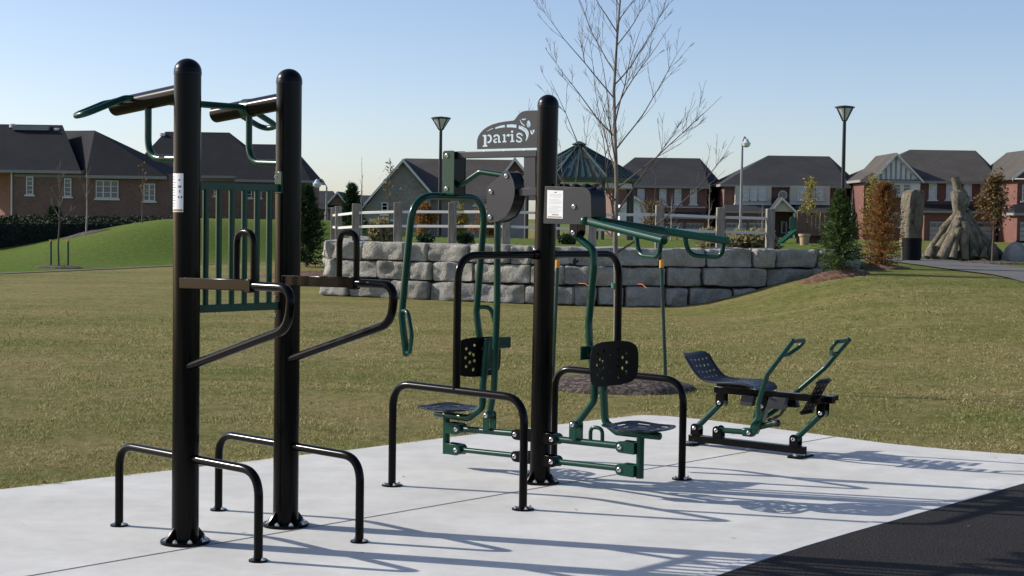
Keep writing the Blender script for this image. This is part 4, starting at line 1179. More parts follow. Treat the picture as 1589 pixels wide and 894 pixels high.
# raised lawn behind the wall
vs = []; fs = []; NR = 40; NC = 46
def raised_z(x, y, r):
    base = 1.10 + .03*noise.noise(Vector((x*.4, y*.4, 3)))
    far = sstep(50, 78, y); rt = sstep(6.2, 9.5, x)
    zt = T(x, y)
    return base*(1-far)*(1-rt) + max(far, rt)*(zt+.02) if max(far, rt) < 1 else zt + .02
vs = []
for r in range(NR+1):
    for c in range(NC+1):
        s = W_[1]*.2 + (W_[-1]-W_[1]*.2)*c/NC
        p, d = wl(s); inn_ = Vector((-d.y, d.x, 0)); q = p + inn_*.42
        u = r/NR
        tgt = Vector((q.x*1.9+ (1.5 if q.x > 0 else -1.0), 86, 0))
        pp = q*(1-u) + tgt*u
        if c == 0: pp.x = -4.0 - u*5
        base = 1.08 + .04*noise.noise(Vector((pp.x*.5, pp.y*.5, 3)))
        far = sstep(46, 80, pp.y); 
        zt = T(pp.x, pp.y) + .03
        vs.append((pp.x, pp.y, max(zt, base*(1-far)+zt*far)))
for r in range(NR):
    for c in range(NC):
        a = r*(NC+1)+c; fs.append((a, a+1, a+NC+2, a+NC+1))
tag(MB().add(vs, fs).build('raised_lawn', M['lawn_lush'], ang=180), kind='structure')

# ================================================================== FENCE on the wall: square timber posts, two rails
fence = thing('post_and_rail_fence', 'timber post and pale two-rail fence along the top of the stone wall', 'fence', (0, 32.5, 1.1))
fpx = [(517, 40.0, 322), (524.5, 36.2, 320), (552, 33.9, 316), (617, 33.2, 314), (702, 32.7, 314), (786, 32.1, 313.5), (920, 31.8, 318), (1025, 32.0, 318), (1120, 32.1, 322), (1197.5, 32.3, 324)]
fp = []
for px, Y, ty in fpx:
    t = D(px, ty, Y); p = Vector((t.x, Y+.15, 0)); fp.append((p, t.z))
    wd = .085 if Y < 36 else .07
    MB().box(p + UP*((t.z+.95)/2), Vector((wd, 0, 0)), Vector((0, wd, 0)), UP*((t.z-.95)/2)).build('fence_post', M['wood'], fence, bevel=.012)
for i in range(len(fp)-1):
    a, za = fp[i]; b, zb = fp[i+1]
    for k, dz in enumerate((.20, .50)):
        q = (b-a).normalized(); w = .08
        MB().bar(a + q*w + UP*(za-dz), b - q*w + UP*(zb-dz), .03, .028).build('fence_rail', M['rail'], fence, bevel=.006)
# ================================================================== TREES AND PLANTS
def tree_skeleton(H, first, nprim, spread, seed, r0, sub=True, rise=50, dens=1.0):
    """returns (trunk MB, twigs MB, list of tip points) at the origin"""
    r = random.Random(seed); trunk = MB(); tw = MB(); tips = []
    lean = [Vector((r.uniform(-.012, .012)*H, r.uniform(-.012, .012)*H, H*i/10)) for i in range(11)]; lean[0] = Vector((0, 0, 0))
    for i in range(1, 11): lean[i].x = lean[i-1].x*.8 + lean[i].x*.5; lean[i].y = lean[i-1].y*.8 + lean[i].y*.5
    def tp(z):
        u = z/H*10; i = min(9, int(u)); f = u-i; return lean[i]*(1-f)+lean[i+1]*f
    trunk.tube([tp(H*k/20) for k in range(21)], [max(r0*(1-k/20*.93), r0*.06) for k in range(21)], 10)
    def branch(p, d, L, rad, depth):
        n = 8 if depth == 0 else (6 if depth == 1 else 4)
        pts = [p.copy()]; q = p.copy(); dd = d.copy()
        for k in range(n):
            dd = (dd + Vector((r.uniform(-.11, .11), r.uniform(-.11, .11), .055 + r.uniform(-.05, .06)))).normalized()
            q = q + dd*(L/n); pts.append(q.copy())
        tw.tube(pts, [max(rad*(1-k/n*.85), .0016) for k in range(n+1)], 6 if depth == 0 else 4, caps=False)
        tips.append(pts[-1])
        if depth < 2 and sub:
            m = int((7 if depth == 0 else 3)*dens + r.random())
            for _ in range(m):
                k = r.randint(2 if depth == 0 else 1, n-1); b = pts[k]; t = (pts[k+1]-pts[k]).normalized()
                side = t.orthogonal().normalized(); side.rotate(__import__('mathutils').Quaternion(t, r.random()*6.283))
                nd = (t*.85 + side*.6 + Vector((0, 0, .3))).normalized()
                branch(b, nd, L*(1-k/n*.55)*r.uniform(.3, .5), rad*(1-k/n*.7)*.5, depth+1)
                tips.append(b)
    for i in range(nprim):
        f = i/(nprim-1) if nprim > 1 else 0
        z = H*(first + (.95-first)*f); a = i*2.4 + r.uniform(-.3, .3)
        el = R(rise - 8 + 22*f + r.uniform(-6, 6))
        d = Vector((math.cos(a)*math.cos(el), math.sin(a)*math.cos(el), math.sin(el)))
        L = spread*(1-f*.72)*r.uniform(.85, 1.12)
        branch(tp(z), d, L, r0*.33*(1-f*.65), 0)
    return trunk, tw, tips
def place(mb, loc):
    mb.v = [(v[0]+loc[0], v[1]+loc[1], v[2]+loc[2]) for v in mb.v]; return mb
def leaves_mb(pts, n, rad, size, seed, flat=False):
    r = random.Random(seed); m = MB()
    for _ in range(n):
        p = Vector(r.choice(pts)) + Vector((r.gauss(0, rad), r.gauss(0, rad), r.gauss(0, rad)))
        a = Vector((r.gauss(0, 1), r.gauss(0, 1), r.gauss(0, 1))).normalized(); b = a.orthogonal().normalized()
        s = size*r.uniform(.6, 1.3)
        m.v += [tuple(p-a*s), tuple(p+b*s*.6), tuple(p+a*s), tuple(p-b*s*.6)]; k = len(m.v)-4; m.f.append((k, k+1, k+2, k+3))
    return m
def bare_tree(loc, H, first, nprim, spread, seed, r0, label, bark='bark', twig='bark_dark', leaf=None, nleaf=0, lsize=.05, lrad=.08, name='young_tree', group=None, rise=50, dens=1.0):
    root = thing(name, label, 'tree', loc, group)
    t, w, tips = tree_skeleton(H, first, nprim, spread, seed, r0, rise=rise, dens=dens)
    place(t, loc).build('trunk', M[bark], root); 
    cr = place(w, loc).build('branches', M[twig], root)
    if leaf: place(leaves_mb(tips, nleaf, lrad, lsize, seed+1), loc).build('leaves', M[leaf], root, smooth=False)
    return root
def mound(name, c, rx, ry, h, mat, label, cat='mulch bed', seed=0):
    n = 40; rings = 10; vs = []; fs = []
    for i in range(rings+1):
        q = i/rings
        for k in range(n):
            a = 2*math.pi*k/n; wob = 1 + .10*noise.noise(Vector((math.cos(a)*1.5+seed, math.sin(a)*1.5, 0)))
            x, y = c.x + rx*q*wob*math.cos(a), c.y + ry*q*wob*math.sin(a)
            z = T(x, y) + h*(1-q**2)**1.0*(1 + .5*noise.noise(Vector((x*3, y*3, seed)))) + .03*noise.noise(Vector((x*9, y*9, seed)))*(1-q) + (.02 if i < rings else -.03)
            vs.append((x, y, z))
    for i in range(rings):
        for k in range(n): fs.append((i*n+k, i*n+(k+1) % n, (i+1)*n+(k+1) % n, (i+1)*n+k)[::-1])
    return tag(MB().add(vs, fs).build(name, mat), label, cat)
# the big young tree behind the machines
tc0 = G(951, 596); tc = Vector((tc0.x, tc0.y, T(tc0.x, tc0.y)))
bare_tree(tc, 5.1, .27, 27, 1.75, 11, .034, 'tall bare young tree behind the centre machine, rising out of the top of the picture', 'bark', 'bark_dark', rise=42, dens=1.15)
tag(MB().tube([tc + UP*1.02 + Vector((.004, 0, 0)), tc + UP*1.07+ Vector((.004, 0, 0))], .04, 14).build('tree_tie', M['tie']), 'green plastic tie round the trunk of the tall bare young tree', 'tree tie')
mound('mulch_ring', Vector((MULCH_C.x, MULCH_C.y, 0)), .80, .72, .13, M['mulch'], 'dark wood-chip mulch ring round the foot of the tall bare tree', seed=2)
def stake(px0, py0, px1, py1, Y, label, name='tree_stake', w=.019):
    a = D(px0, py0, Y); b = D(px1, py1, Y+.05)
    root = thing(name, label, 'stake', b, 'yellow-tipped stakes beside the tall bare tree')
    MB().tube([b - UP*.1, a], w, 8).build('stake_rod', M['stake_green'], root)
    MB().tube([a - UP*.01, a + UP*.07], w*1.25, 10).build('yellow_cap', M['yellow'], root)
stake(1026.5, 414, 1033.5, 588, 16.5, 'green stake with yellow cap standing clear to the right of the tall bare tree')
stake(865, 414, 857, 592, 16.4, 'green stake with yellow cap half hidden behind the centre post of the double machine')
# slack orange tapes from the stakes
for (a, b, l) in (((898, 440), (917, 446), 'small orange tape against the stone wall left of the tall bare tree'), ((990, 441), (1003, 447), 'small orange tape against the stone wall between tall bare tree and clear stake')):
    p, q = D(*a, 16.6), D(*b, 16.4)
    tag(MB().tube(bend([p, (p+q)/2+UP*.02, q], .02), .0035, 6).build('marker_tape', M['orange']), l, 'tape')

def conifer(loc, H, rad, seed, mat, label, n=5200, shape=1.0, sz=.05, name='spruce_tree', low=.06, roundish=False):
    root = thing(name, label, 'tree', loc)
    r = random.Random(seed); tw = MB(); m = MB()
    MB().tube([Vector(loc), Vector(loc)+UP*H*.9], [H*.018, H*.005], 8).build('trunk', M['bark_dark'], root)
    nb = int(n/26)
    for i in range(nb):
        f = (i/nb)**.85; z = H*(low + (1-low)*f); a = r.random()*6.283
        L = rad*(((1-f)**.72 if not roundish else math.sqrt(max(0, 1-((f-.22)/.78)**2)))*shape + .04)*r.uniform(.72, 1.12)*(1 if f > .1 else .85)
        el = R(-8 + 55*f + r.uniform(-10, 10))
        d = Vector((math.cos(a)*math.cos(el), math.sin(a)*math.cos(el), math.sin(el)))
        base = Vector(loc) + UP*z
        pts = [base + d*L*q + UP*(.10*L*q*q) for q in (0, .5, 1)]
        for k in range(26):
            q = (k+r.random())/26*1.02; q = max(.08, q)
            p = base + d*L*q + UP*(.10*L*q*q) + Vector((r.gauss(0, 1), r.gauss(0, 1), r.gauss(0, .6)))*sz*.55*(1.2-q)
            nd = (d*.8 + Vector((r.gauss(0, .6), r.gauss(0, .6), r.gauss(0, .45)+.2))).normalized(); s = sz*r.uniform(.7, 1.5)
            b = nd.orthogonal().normalized(); b.rotate(__import__('mathutils').Quaternion(nd, r.random()*6.283))
            kk = len(m.v); m.v += [tuple(p-b*s*.16), tuple(p+b*s*.16), tuple(p+nd*s)]; m.f.append((kk, kk+1, kk+2))
    m.build('crown', M[mat], root, smooth=False); return root
def bush(loc, rx, rz, seed, mat, label, n=3500, sz=.05, name='shrub', cat='shrub', squish=1.0, stems=True):
    root = thing(name, label, cat, loc)
    r = random.Random(seed); m = MB(); st = MB()
    blobs = [(r.uniform(-.5, .5), r.uniform(-.5, .5), r.uniform(.15, .85), r.uniform(.35, .6)) for _ in range(14)] + [(0, 0, .5, .7)]
    for _ in range(n):
        bx, by, bz, br = r.choice(blobs)
        d = Vector((r.gauss(0, 1), r.gauss(0, 1), r.gauss(0, 1))).normalized()*br*(r.random()**.4)
        taper = 1 - .45*max(0, bz)
        p = Vector(loc) + Vector(((bx*taper+d.x*.75)*rx, (by*taper+d.y*.75)*rx, max(.01, (bz+d.z*.45))*rz))
        a = Vector((r.gauss(0, 1), r.gauss(0, 1), r.gauss(0, 1)+.5)).normalized(); b = a.orthogonal().normalized(); s = sz*r.uniform(.6, 1.4)
        k = len(m.v); m.v += [tuple(p-b*s*.3), tuple(p+b*s*.3), tuple(p+a*s)]; m.f.append((k, k+1, k+2))
    for k in range(9):
        a = r.random()*6.283; st.tube([Vector(loc), Vector(loc)+Vector((math.cos(a)*rx*.3, math.sin(a)*rx*.3, rz*.5)), Vector(loc)+Vector((math.cos(a)*rx*.5, math.sin(a)*rx*.5, rz*.85))], [.014, .009, .004], 5)
    if stems: st.build('stems', M['bark_dark'], root)
    m.build('foliage', M[mat], root, smooth=False); return root
def at_t(px, Y): 
    x = XP(px, Y); return Vector((x, Y, T(x, Y)))
# right-hand evergreens on mulch
s1 = GT(1301, 429); s2 = GT(1368, 417)
z1 = s1.y
mound('mulch_mound', s1 + Vector((-.05, .05, 0)), .72, .6, .10, M['mulch_red'], 'reddish mulch mound under the small green spruce', seed=5)
mound('mulch_mound', s2 + Vector((0, .05, 0)), .65, .6, .08, M['mulch_red'], 'brown mulch mound under the rusty orange conical shrub', seed=8)
def hpx(Y, d): return d*Y/FPX
s1.z = T(s1.x, s1.y)+.08; s2.z = T(s2.x, s2.y)+.06
conifer(s1, hpx(s1.y, 124), hpx(s1.y, 41), 4, 'spruce', 'small dark green spruce on a mulch mound at the right end of the stone wall', 12500, 1.05, .058, low=.03)
conifer(s2, hpx(s2.y, 124), hpx(s2.y, 34), 9, 'rust', 'rusty orange conical evergreen beside the small green spruce', 13000, 1.0, .055, name='orange_conifer', low=.02, roundish=True)
yy_ = s2.y+3
bare_tree(at_t(1352, yy_), hpx(yy_, 135), .25, 14, hpx(yy_, 38), 31, .02, 'thin tree with yellow-green leaves right behind the rusty orange evergreen', leaf='yellowleaf', nleaf=700, lsize=.030, lrad=.06)
bare_tree(at_t(1541, 40), hpx(40, 132), .38, 14, hpx(40, 44), 33, .03, 'tree with withered brown leaves in front of the far right brick house', bark='bark_dark', leaf='brownleaf', nleaf=1900, lsize=.045, lrad=.09)
mound('mulch_ring', at_t(1541, 40), .9, .6, .06, M['mulch'], 'dark mulch ring under the brown-leaved tree', seed=12)
bare_tree(at_t(1256, 58) + UP*.3, hpx(58, 92), .3, 12, hpx(58, 26), 35, .025, 'small tree with yellowing leaves in front of the porch house, by the playground', leaf='yellowleaf', nleaf=480, lsize=.05, lrad=.09)
# bare trees before the far houses
for i, (px, Y, h, lab) in enumerate(((1042, 95, 78, 'thin pale bare tree in front of the left garage of the house behind the gazebo'), (1100, 98, 95, 'bare tree in front of the right corner of the house behind the gazebo'), (1183, 100, 66, 'small bare tree in front of the pair of garage doors of the beige-bayed house'), (1322, 100, 90, 'bare tree between the beige-bayed house and the white-gabled house'))):
    bare_tree(at_t(px, Y), hpx(Y, h), .3, 11, hpx(Y, 24), 40+i, .06, lab, 'bark_pale', 'bark', dens=.7)
# left side trees on the mound
lt = GT(91, 415)
bare_tree(lt, hpx(lt.y, 165), .42, 12, hpx(lt.y, 42), 51, .035, 'staked bare young tree on the green bank at the far left', 'bark_dark', 'bark', dens=.8)
for px, l in ((79, 'short green stake left of the bare tree on the left bank'), (105.5, 'short green stake right of the bare tree on the left bank')):
    b = GT(px, 414); root = thing('tree_stake', l, 'stake', b, 'stakes beside the bare tree on the left bank')
    MB().tube([b-UP*.1, b+UP*hpx(b.y, 40)], .03, 6).build('stake_rod', M['stake_green'], root); MB().tube([b+UP*hpx(b.y, 39), b+UP*hpx(b.y, 42)], .036, 6).build('yellow_cap', M['yellow'], root)
mound('mulch_ring', lt, .75, .6, .04, M['mulch'], 'small mulch ring of the staked bare tree on the left bank', seed=15)
l2 = at_t(134, 66); bare_tree(l2, hpx(66, 118), .35, 12, hpx(66, 30), 53, .045, 'bare tree on the rise in front of the triple window of the left house', 'bark_pale', 'bark', dens=.8)
mound('mulch_ring', l2, 1.1, .8, .10, M['mulch'], 'mulch ring under the bare tree in front of the left house triple window', seed=16)
bare_tree(at_t(221, 70), hpx(70, 95), .4, 9, hpx(70, 22), 55, .035, 'slim bare tree left of the nearest tall post, by the small house window', 'bark_dark', 'bark', leaf='brownleaf', nleaf=40, lsize=.06, dens=.6)
# hedge strip in front of the left house: individual clumped shrubs read as one dark hedge
def hedge(A, B, zb, zt, label, seed):
    A = Vector(A); B = Vector(B); d = B-A; n_ = Vector((-d.y, d.x)).normalized(); mid = (A+B)/2
    root = thing('hedge', label, 'hedge', (mid.x, mid.y, zb)); r = random.Random(seed); m = MB()
    for _ in range(20000):
        u = r.random(); q = A + d*u + n_*r.uniform(-.9, .9); w_ = u*d.length
        top = zt*(.88+.16*noise.noise(Vector((w_*.9, seed, 0)))+.09*noise.noise(Vector((w_*3, seed, 0))))
        z = zb + (top-zb)*r.random()**.7
        a = Vector((r.gauss(0, 1), r.gauss(0, 1), r.gauss(0, 1))).normalized(); b = a.orthogonal().normalized(); s = .11*r.uniform(.6, 1.4)
        k = len(m.v); p = Vector((q.x, q.y, z)); m.v += [tuple(p-b*s*.4), tuple(p+b*s*.4), tuple(p+a*s)]; m.f.append((k, k+1, k+2))
    m.build('foliage', M['hedge'], root, smooth=False)
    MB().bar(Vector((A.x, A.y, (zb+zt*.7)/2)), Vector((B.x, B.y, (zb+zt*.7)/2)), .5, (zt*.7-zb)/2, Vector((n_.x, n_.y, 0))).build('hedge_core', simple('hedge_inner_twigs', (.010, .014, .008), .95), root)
hedge((-27, 56), (-15.5, 88), -.2, 1.62, 'long dark hedge below the windows of the left brick house', 3)
conifer(at_t(84, 74), hpx(74, 46), hpx(74, 18), 61, 'darkgreen', 'small bushy evergreen at the near side of the left hedge', 3600, 1.2, .14, name='evergreen_shrub')
conifer(at_t(8, 72), hpx(72, 40), hpx(72, 22), 62, 'darkgreen', 'dark evergreen at the very left edge of the picture', 3600, 1.2, .14, name='evergreen_shrub')
# conifers left of the wall
x = XP(476, 52); conifer(Vector((x, 52, T(x, 52))), hpx(52, 122), hpx(52, 34), 63, 'darkgreen', 'dark conifer just right of the second tall post, left of the stone wall', 9000, 1.15, .12, name='conifer_tree')
x = XP(546, 60); conifer(Vector((x, 60, .9)), hpx(60, 78), hpx(60, 24), 64, 'darkgreen', 'dark conifer behind the left end of the fence', 6000, 1.1, .12, name='conifer_tree')
mound('mulch_bed', Vector((XP(482, 44), 44, 0)), 1.5, 2.2, .12, M['mulch_red'], 'reddish mulch bed at the left end of the stone wall', seed=18)
RZ = 1.05
def on_raised(px, Y): return Vector((XP(px, Y), Y, RZ))
bare_tree(on_raised(562, 50)-UP*.1, hpx(50, 128), .35, 9, hpx(50, 16), 71, .03, 'slim upright bare tree behind the left part of the fence', 'bark', 'bark', rise=66, dens=.7)
bare_tree(on_raised(604, 40), hpx(40, 125), .4, 13, hpx(40, 30), 73, .026, 'bare tree with a few dark leaves in front of the stone-faced gable', 'bark_dark', 'bark_dark', leaf='brownleaf', nleaf=70, lsize=.04, dens=.9)
bare_tree(on_raised(640, 48), hpx(48, 100), .4, 9, hpx(48, 18), 74, .024, 'slim bare tree between the leafy bare tree and the left park lamp', 'bark_dark', 'bark_dark', dens=.7)
bush(on_raised(592, 34.5), .42, .50, 81, 'straw', 'clump of straw-coloured ornamental grass behind the left fence', 1500, .16, 'ornamental_grass', 'ornamental grass')
bush(on_raised(662, 56), .75, 1.15, 82, 'rust', 'orange-brown shrub left of the left park lamp', 2600, .09)
bush(on_raised(714, 58), .45, 1.15, 83, 'yellowleaf', 'narrow yellow-green shrub right of the left park lamp', 1500, .09)
bush(on_raised(755, 57), .95, 1.05, 84, 'rust', 'wide orange-brown shrub under the green pull-down arms', 3000, .09)
bush(on_raised(600, 52), .6, .45, 85, 'darkgreen', 'low dark shrub behind the straw-coloured grass', 1600, .10)
for i, (px, l) in enumerate(((660, 'dark low bush behind the fence under the orange shrub'), (720, 'dark low bush behind the fence right of the left park lamp'), (880, 'dark low bush behind the fence right of the centre post'))):
    bush(on_raised(px, 36+i), .35, .26, 90+i, 'darkgreen', l, 900, .07, 'low_bush')
for i, (px, Y, w, l) in enumerate(((1155, 33.5, .75, 'tall straw-coloured grass behind the right part of the fence, left of the slide'), (1105, 34, .5, 'straw-coloured grass tuft behind the fence under the street light'), (1180, 35, .5, 'straw-coloured grass tuft just left of the last fence post'))):
    bush(on_raised(px, Y), w, .40, 95+i, 'straw', l, 1900, .15, 'ornamental_grass', 'ornamental grass')
bush(Vector((XP(1012, 50), 50, RZ)), .8, 1.3, 99, 'bark_dark' if False else 'brownleaf', 'twiggy brown shrub under the gazebo roof', 1800, .07)

# ================================================================== LAMPS
def park_lamp(px, Y, topy, base_z, label):
    x = XP(px, Y, 250); top = D(px, topy, Y).z; b = Vector((x, Y, base_z)); hw = hpx(Y, 15.5)
    root = thing('park_lamp', label, 'lamp', b, 'black park lamps with flat cone heads')
    MB().tube([b, b+UP*(top-base_z-.45)], [.075, .055], 16).build('pole', M['lamp_metal'], root)
    zt = top
    MB().lathe((x, Y, zt), [(hw, -.05), (hw, -.02), (hw*.8, .0), (.02, .03)], 24).build('lamp_top', M['lamp_metal'], root)
    MB().lathe((x, Y, zt-.45), [(.06, 0), (.10, .07), (hw*.80, .38)], 24).build('lamp_lens', M['lamp_glass'], root)
    m = MB()
    for k in range(6):
        a = k*math.pi/3+.3; m.tube([Vector((x+.07*math.cos(a), Y+.07*math.sin(a), zt-.47)), Vector((x+hw*.93*math.cos(a), Y+hw*.93*math.sin(a), zt-.04))], .018, 6)
    m.build('lamp_cage', M['lamp_metal'], root)
park_lamp(683.5, 58, 182, 1.0, 'black park lamp with a flat cone head left of the centre machine')
park_lamp(1309, 51, 165, T(XP(1309, 51), 51), 'black park lamp with a flat cone head rising behind the small spruce')
def street_lamp(px, Y, topy, armpx, heady, label, r=.10):
    b = at_t(px, Y); top = D(px, topy, Y).z
    root = thing('street_lamp', label, 'street lamp', b, 'grey curved-arm street lamps')
    MB().tube([b, b+UP*1.2, b+UP*1.25, b+UP*(top-b.z)], [r*1.7, r*1.7, r, r*.7], 12).build('pole', M['galv'], root)
    hp = D(armpx, heady, Y); tp = Vector((b.x, Y, top))
    arm = [tp - UP*.6, tp + UP*.0, (tp+hp)/2 + UP*.55, hp + UP*.25]
    MB().tube(bend(arm, .5, 8), r*.45, 8).build('lamp_arm', M['galv'], root)
    MB().lathe(hp - UP*.35, [(.10, 0), (.30, .12), (.36, .35), (.26, .42), (.16, .62), (.05, .72)], 16).build('lamp_head', M['lamp_glass'], root)
street_lamp(1149.5, 125, 222, 1158, 222, 'pale grey street lamp standing in front of the gap between two houses, centre right', .12)
street_lamp(506.5, 130, 290, 492, 285, 'small grey street lamp between the left houses and the stone-faced gable', .09)
# ================================================================== HOUSES
class House:
    def __init__(s, name, label, px, Y, z0=-.3):
        s.Y = Y; s.z0 = z0; s.root = thing(name, label, 'house', (XP(px, Y), Y, 0))
    def fp(s, px, py, dy=0): return D(px, py, s.Y+dy)
    def wall(s, px0, px1, topy, depth, mat, dy=0, name='wall'):
        x0 = XP(px0, s.Y+dy, topy); x1 = XP(px1, s.Y+dy, topy); zt = D((px0+px1)/2, topy, s.Y+dy).z
        y0 = s.Y+dy
        m = MB().box(((x0+x1)/2, y0+depth/2, (s.z0+zt)/2), ((x1-x0)/2, 0, 0), (0, depth/2, 0), (0, 0, (zt-s.z0)/2))
        o = m.build(name, M[mat], s.root, smooth=False); return x0, x1, zt
    def box(s, name, px0, px1, py0, py1, mat, dy, depth, parent=None):
        a = D(px0, (py0+py1)/2, s.Y+dy); b = D(px1, (py0+py1)/2, s.Y+dy); zt = D((px0+px1)/2, py0, s.Y+dy).z; zb = D((px0+px1)/2, py1, s.Y+dy).z
        return MB().box(((a.x+b.x)/2, s.Y+dy+depth/2, (zt+zb)/2), ((b.x-a.x)/2, 0, 0), (0, depth/2, 0), (0, 0, (zt-zb)/2)).build(name, M[mat], parent or s.root, smooth=False)
    def window(s, px0, px1, py0, py1, dy=0, cols=1, rows=2, pane='pane', sill=True, panels=None):
        Y = s.Y+dy; a = D(px0, (py0+py1)/2, Y).x; b = D(px1, (py0+py1)/2, Y).x; zt = D((px0+px1)/2, py0, Y).z; zb = D((px0+px1)/2, py1, Y).z
        f = MB(); t = .07; w = b-a; h = zt-zb
        f.box(((a+b)/2, Y-.03, zt-t/2), (w/2, 0, 0), (0, .06, 0), (0, 0, t/2)); f.box(((a+b)/2, Y-.03, zb+t/2), (w/2, 0, 0), (0, .06, 0), (0, 0, t/2))
        for x in (a+t/2, b-t/2): f.box((x, Y-.028, (zt+zb)/2), (t/2, 0, 0), (0, .055, 0), (0, 0, h/2-t))
        for k in range(1, cols): f.box((a+w*k/cols, Y-.024, (zt+zb)/2), (.045, 0, 0), (0, .045, 0), (0, 0, h/2-t))
        for k in range(1, rows): f.box(((a+b)/2, Y-.02, zb+h*k/rows), (w/2-t, 0, 0), (0, .035, 0), (0, 0, .022))
        for k in range(cols if w/cols > .9 else 0): f.box((a+w*(k+.5)/cols, Y-.018, (zt+zb)/2), (.015, 0, 0), (0, .033, 0), (0, 0, h/2-t))
        fr = f.build('window', M['white'], s.root, smooth=False)
        MB().box(((a+b)/2, Y+.0, (zt+zb)/2), (w/2-t*.5, 0, 0), (0, .02, 0), (0, 0, h/2-t*.5)).build('pane', M[pane], fr, smooth=False)
        if sill: MB().box(((a+b)/2, Y-.06, zb-.07), (w/2+.12, 0, 0), (0, .1, 0), (0, 0, .06)).build('sill', M['white'], fr, smooth=False)
        return fr
    def hip(s, pxl, pxr, eavey, rpxl, rpxr, ridgey, depth, mat, dy=0, over=.5, name='roof', gut=True, bpr=None):
        """hip roof: eave corners at the front plane, ridge half way back"""
        yf = s.Y+dy-over; yb = s.Y+dy+depth+over; ym = (yf+yb)/2
        a = D(pxl, eavey, yf); b = D(pxr, eavey, yf); ze = D((pxl+pxr)/2, eavey, yf).z
        rl = D(rpxl, ridgey, ym); rr = D(rpxr, ridgey, ym); zr = D((rpxl+rpxr)/2, ridgey, ym).z
        xb = D(bpr, eavey, yb).x if bpr else b.x
        V = [(a.x, yf, ze), (b.x, yf, ze), (xb, yb, ze), (a.x, yb, ze), (rl.x, ym, zr), (rr.x, ym, zr)]
        r = MB().add(V, [(0, 1, 5, 4), (1, 2, 5), (2, 3, 4, 5), (3, 0, 4), (3, 2, 1, 0)]).build(name, M[mat], s.root, smooth=False)
        if gut:
            g = MB(); g.box(((a.x+b.x)/2, yf-.01, ze-.12), ((b.x-a.x)/2+.05, 0, 0), (0, .07, 0), (0, 0, .11))
            g.box((a.x-.02, (yf+yb)/2, ze-.12), (.07, 0, 0), (0, (yb-yf)/2-.1, 0), (0, 0, .11)); g.box((b.x+.02, (yf+yb)/2, ze-.12), (.07, 0, 0), (0, (yb-yf)/2-.1, 0), (0, 0, .11))
            g.build('gutter', M['gutter'], r, smooth=False)
            MB().box(((a.x+b.x)/2, (yf+yb)/2, ze-.06), ((b.x-a.x)/2-.1, 0, 0), (0, (yb-yf)/2-.1, 0), (0, 0, .05)).build('soffit', M['white'], r, smooth=False)
        return r, ze, zr
    def gable(s, pxl, pxr, eavey, apx, apy, depth, rmat, wmat, dy=0, over=.35, trim=True, wall=True):
        """front-facing gable wing running back"""
        yf = s.Y+dy; a = D(pxl, eavey, yf); b = D(pxr, eavey, yf); p = D(apx, apy, yf); ze = (a.z+b.z)/2
        if wall:
            MB().prism([Vector((a.x+.25, yf+.01, ze-.02)), Vector((b.x-.25, yf+.01, ze-.02)), Vector((p.x, yf+.01, p.z-.12))], Vector((0, .3, 0))).build('gable_wall', M[wmat], s.root, smooth=False)
        t = .16; y0 = yf-over; y1 = yf+depth
        m = MB()
        for q in (a, b):
            e = Vector((q.x, y0, ze)); f = Vector((p.x, y0, p.z)); m.prism([e, f, f-UP*t, e-UP*t], Vector((0, y1-y0, 0)))
        r = m.build('roof', M[rmat], s.root, smooth=False)
        if trim:
            g = MB()
            for q in (a, b):
                e = Vector((q.x, y0-.05, ze-.02)); f = Vector((p.x, y0-.05, p.z-.02)); g.prism([e, f, f-UP*.24, e-UP*.24], Vector((0, .06, 0)))
            g.build('bargeboard', M['white'], r, smooth=False)
        return r
    def garage(s, px0, px1, py0, py1, dy=0):
        o = s.box('garage_door', px0, px1, py0, py1, 'garage', dy-.05, .1)
        n = 4; hgt = (py1-py0)
        m = MB(); Y = s.Y+dy-.075
        for k in range(n):
            a = px0 + (px1-px0)*(k+.14)/n; b = px0 + (px1-px0)*(k+.86)/n
            p = D(a, py0+hgt*.08, Y); q = D(b, py0+hgt*.24, Y)
            m.box(((p.x+q.x)/2, Y, (p.z+q.z)/2), ((q.x-p.x)/2, 0, 0), (0, .02, 0), (0, 0, (p.z-q.z)/2))
        m.build('garage_window', M['pane'], o, smooth=False)
        g = MB()
        for k in range(1, 4):
            p = D(px0, py0+hgt*k/4, Y); q = D(px1, py0+hgt*k/4, Y); g.box(((p.x+q.x)/2, s.Y+dy-.052, (p.z+q.z)/2), ((q.x-p.x)/2, 0, 0), (0, .006, 0), (0, 0, .02))
        g.build('panel_groove', M['soffit'], o, smooth=False)
    def vent(s, px, py, dy):
        p = D(px, py, s.Y+dy); MB().lathe(p-UP*.2, [(.28, 0), (.28, .25), (.12, .3)], 10).build('roof_vent', M['steel_vent'], s.root)
    def downpipe(s, px, py0, dy=0):
        p = D(px, py0, s.Y+dy-.08); MB().tube([Vector((p.x, p.y, 0)), p], .06, 6).build('downpipe', M['white'], s.root)

# H1: far left brown brick house
h = House('brick_house', 'long brown brick house with black hipped roofs at the far left behind the hedge', 90, 118)
h.wall(18, 262, 268, 13, 'brick_dark')
h.hip(-120, 125, 263, -60, 97, 193, 11, 'roof_black', bpr=112)
c0 = D(18, 266, h.Y+.02); MB().prism([Vector((c0.x, h.Y+.02, -.3)), Vector((c0.x-7, h.Y+9.5, -.3)), Vector((c0.x, h.Y+12, -.3))], UP*(c0.z+.3)).build('side_wall', M['brick_red'], h.root, smooth=False)
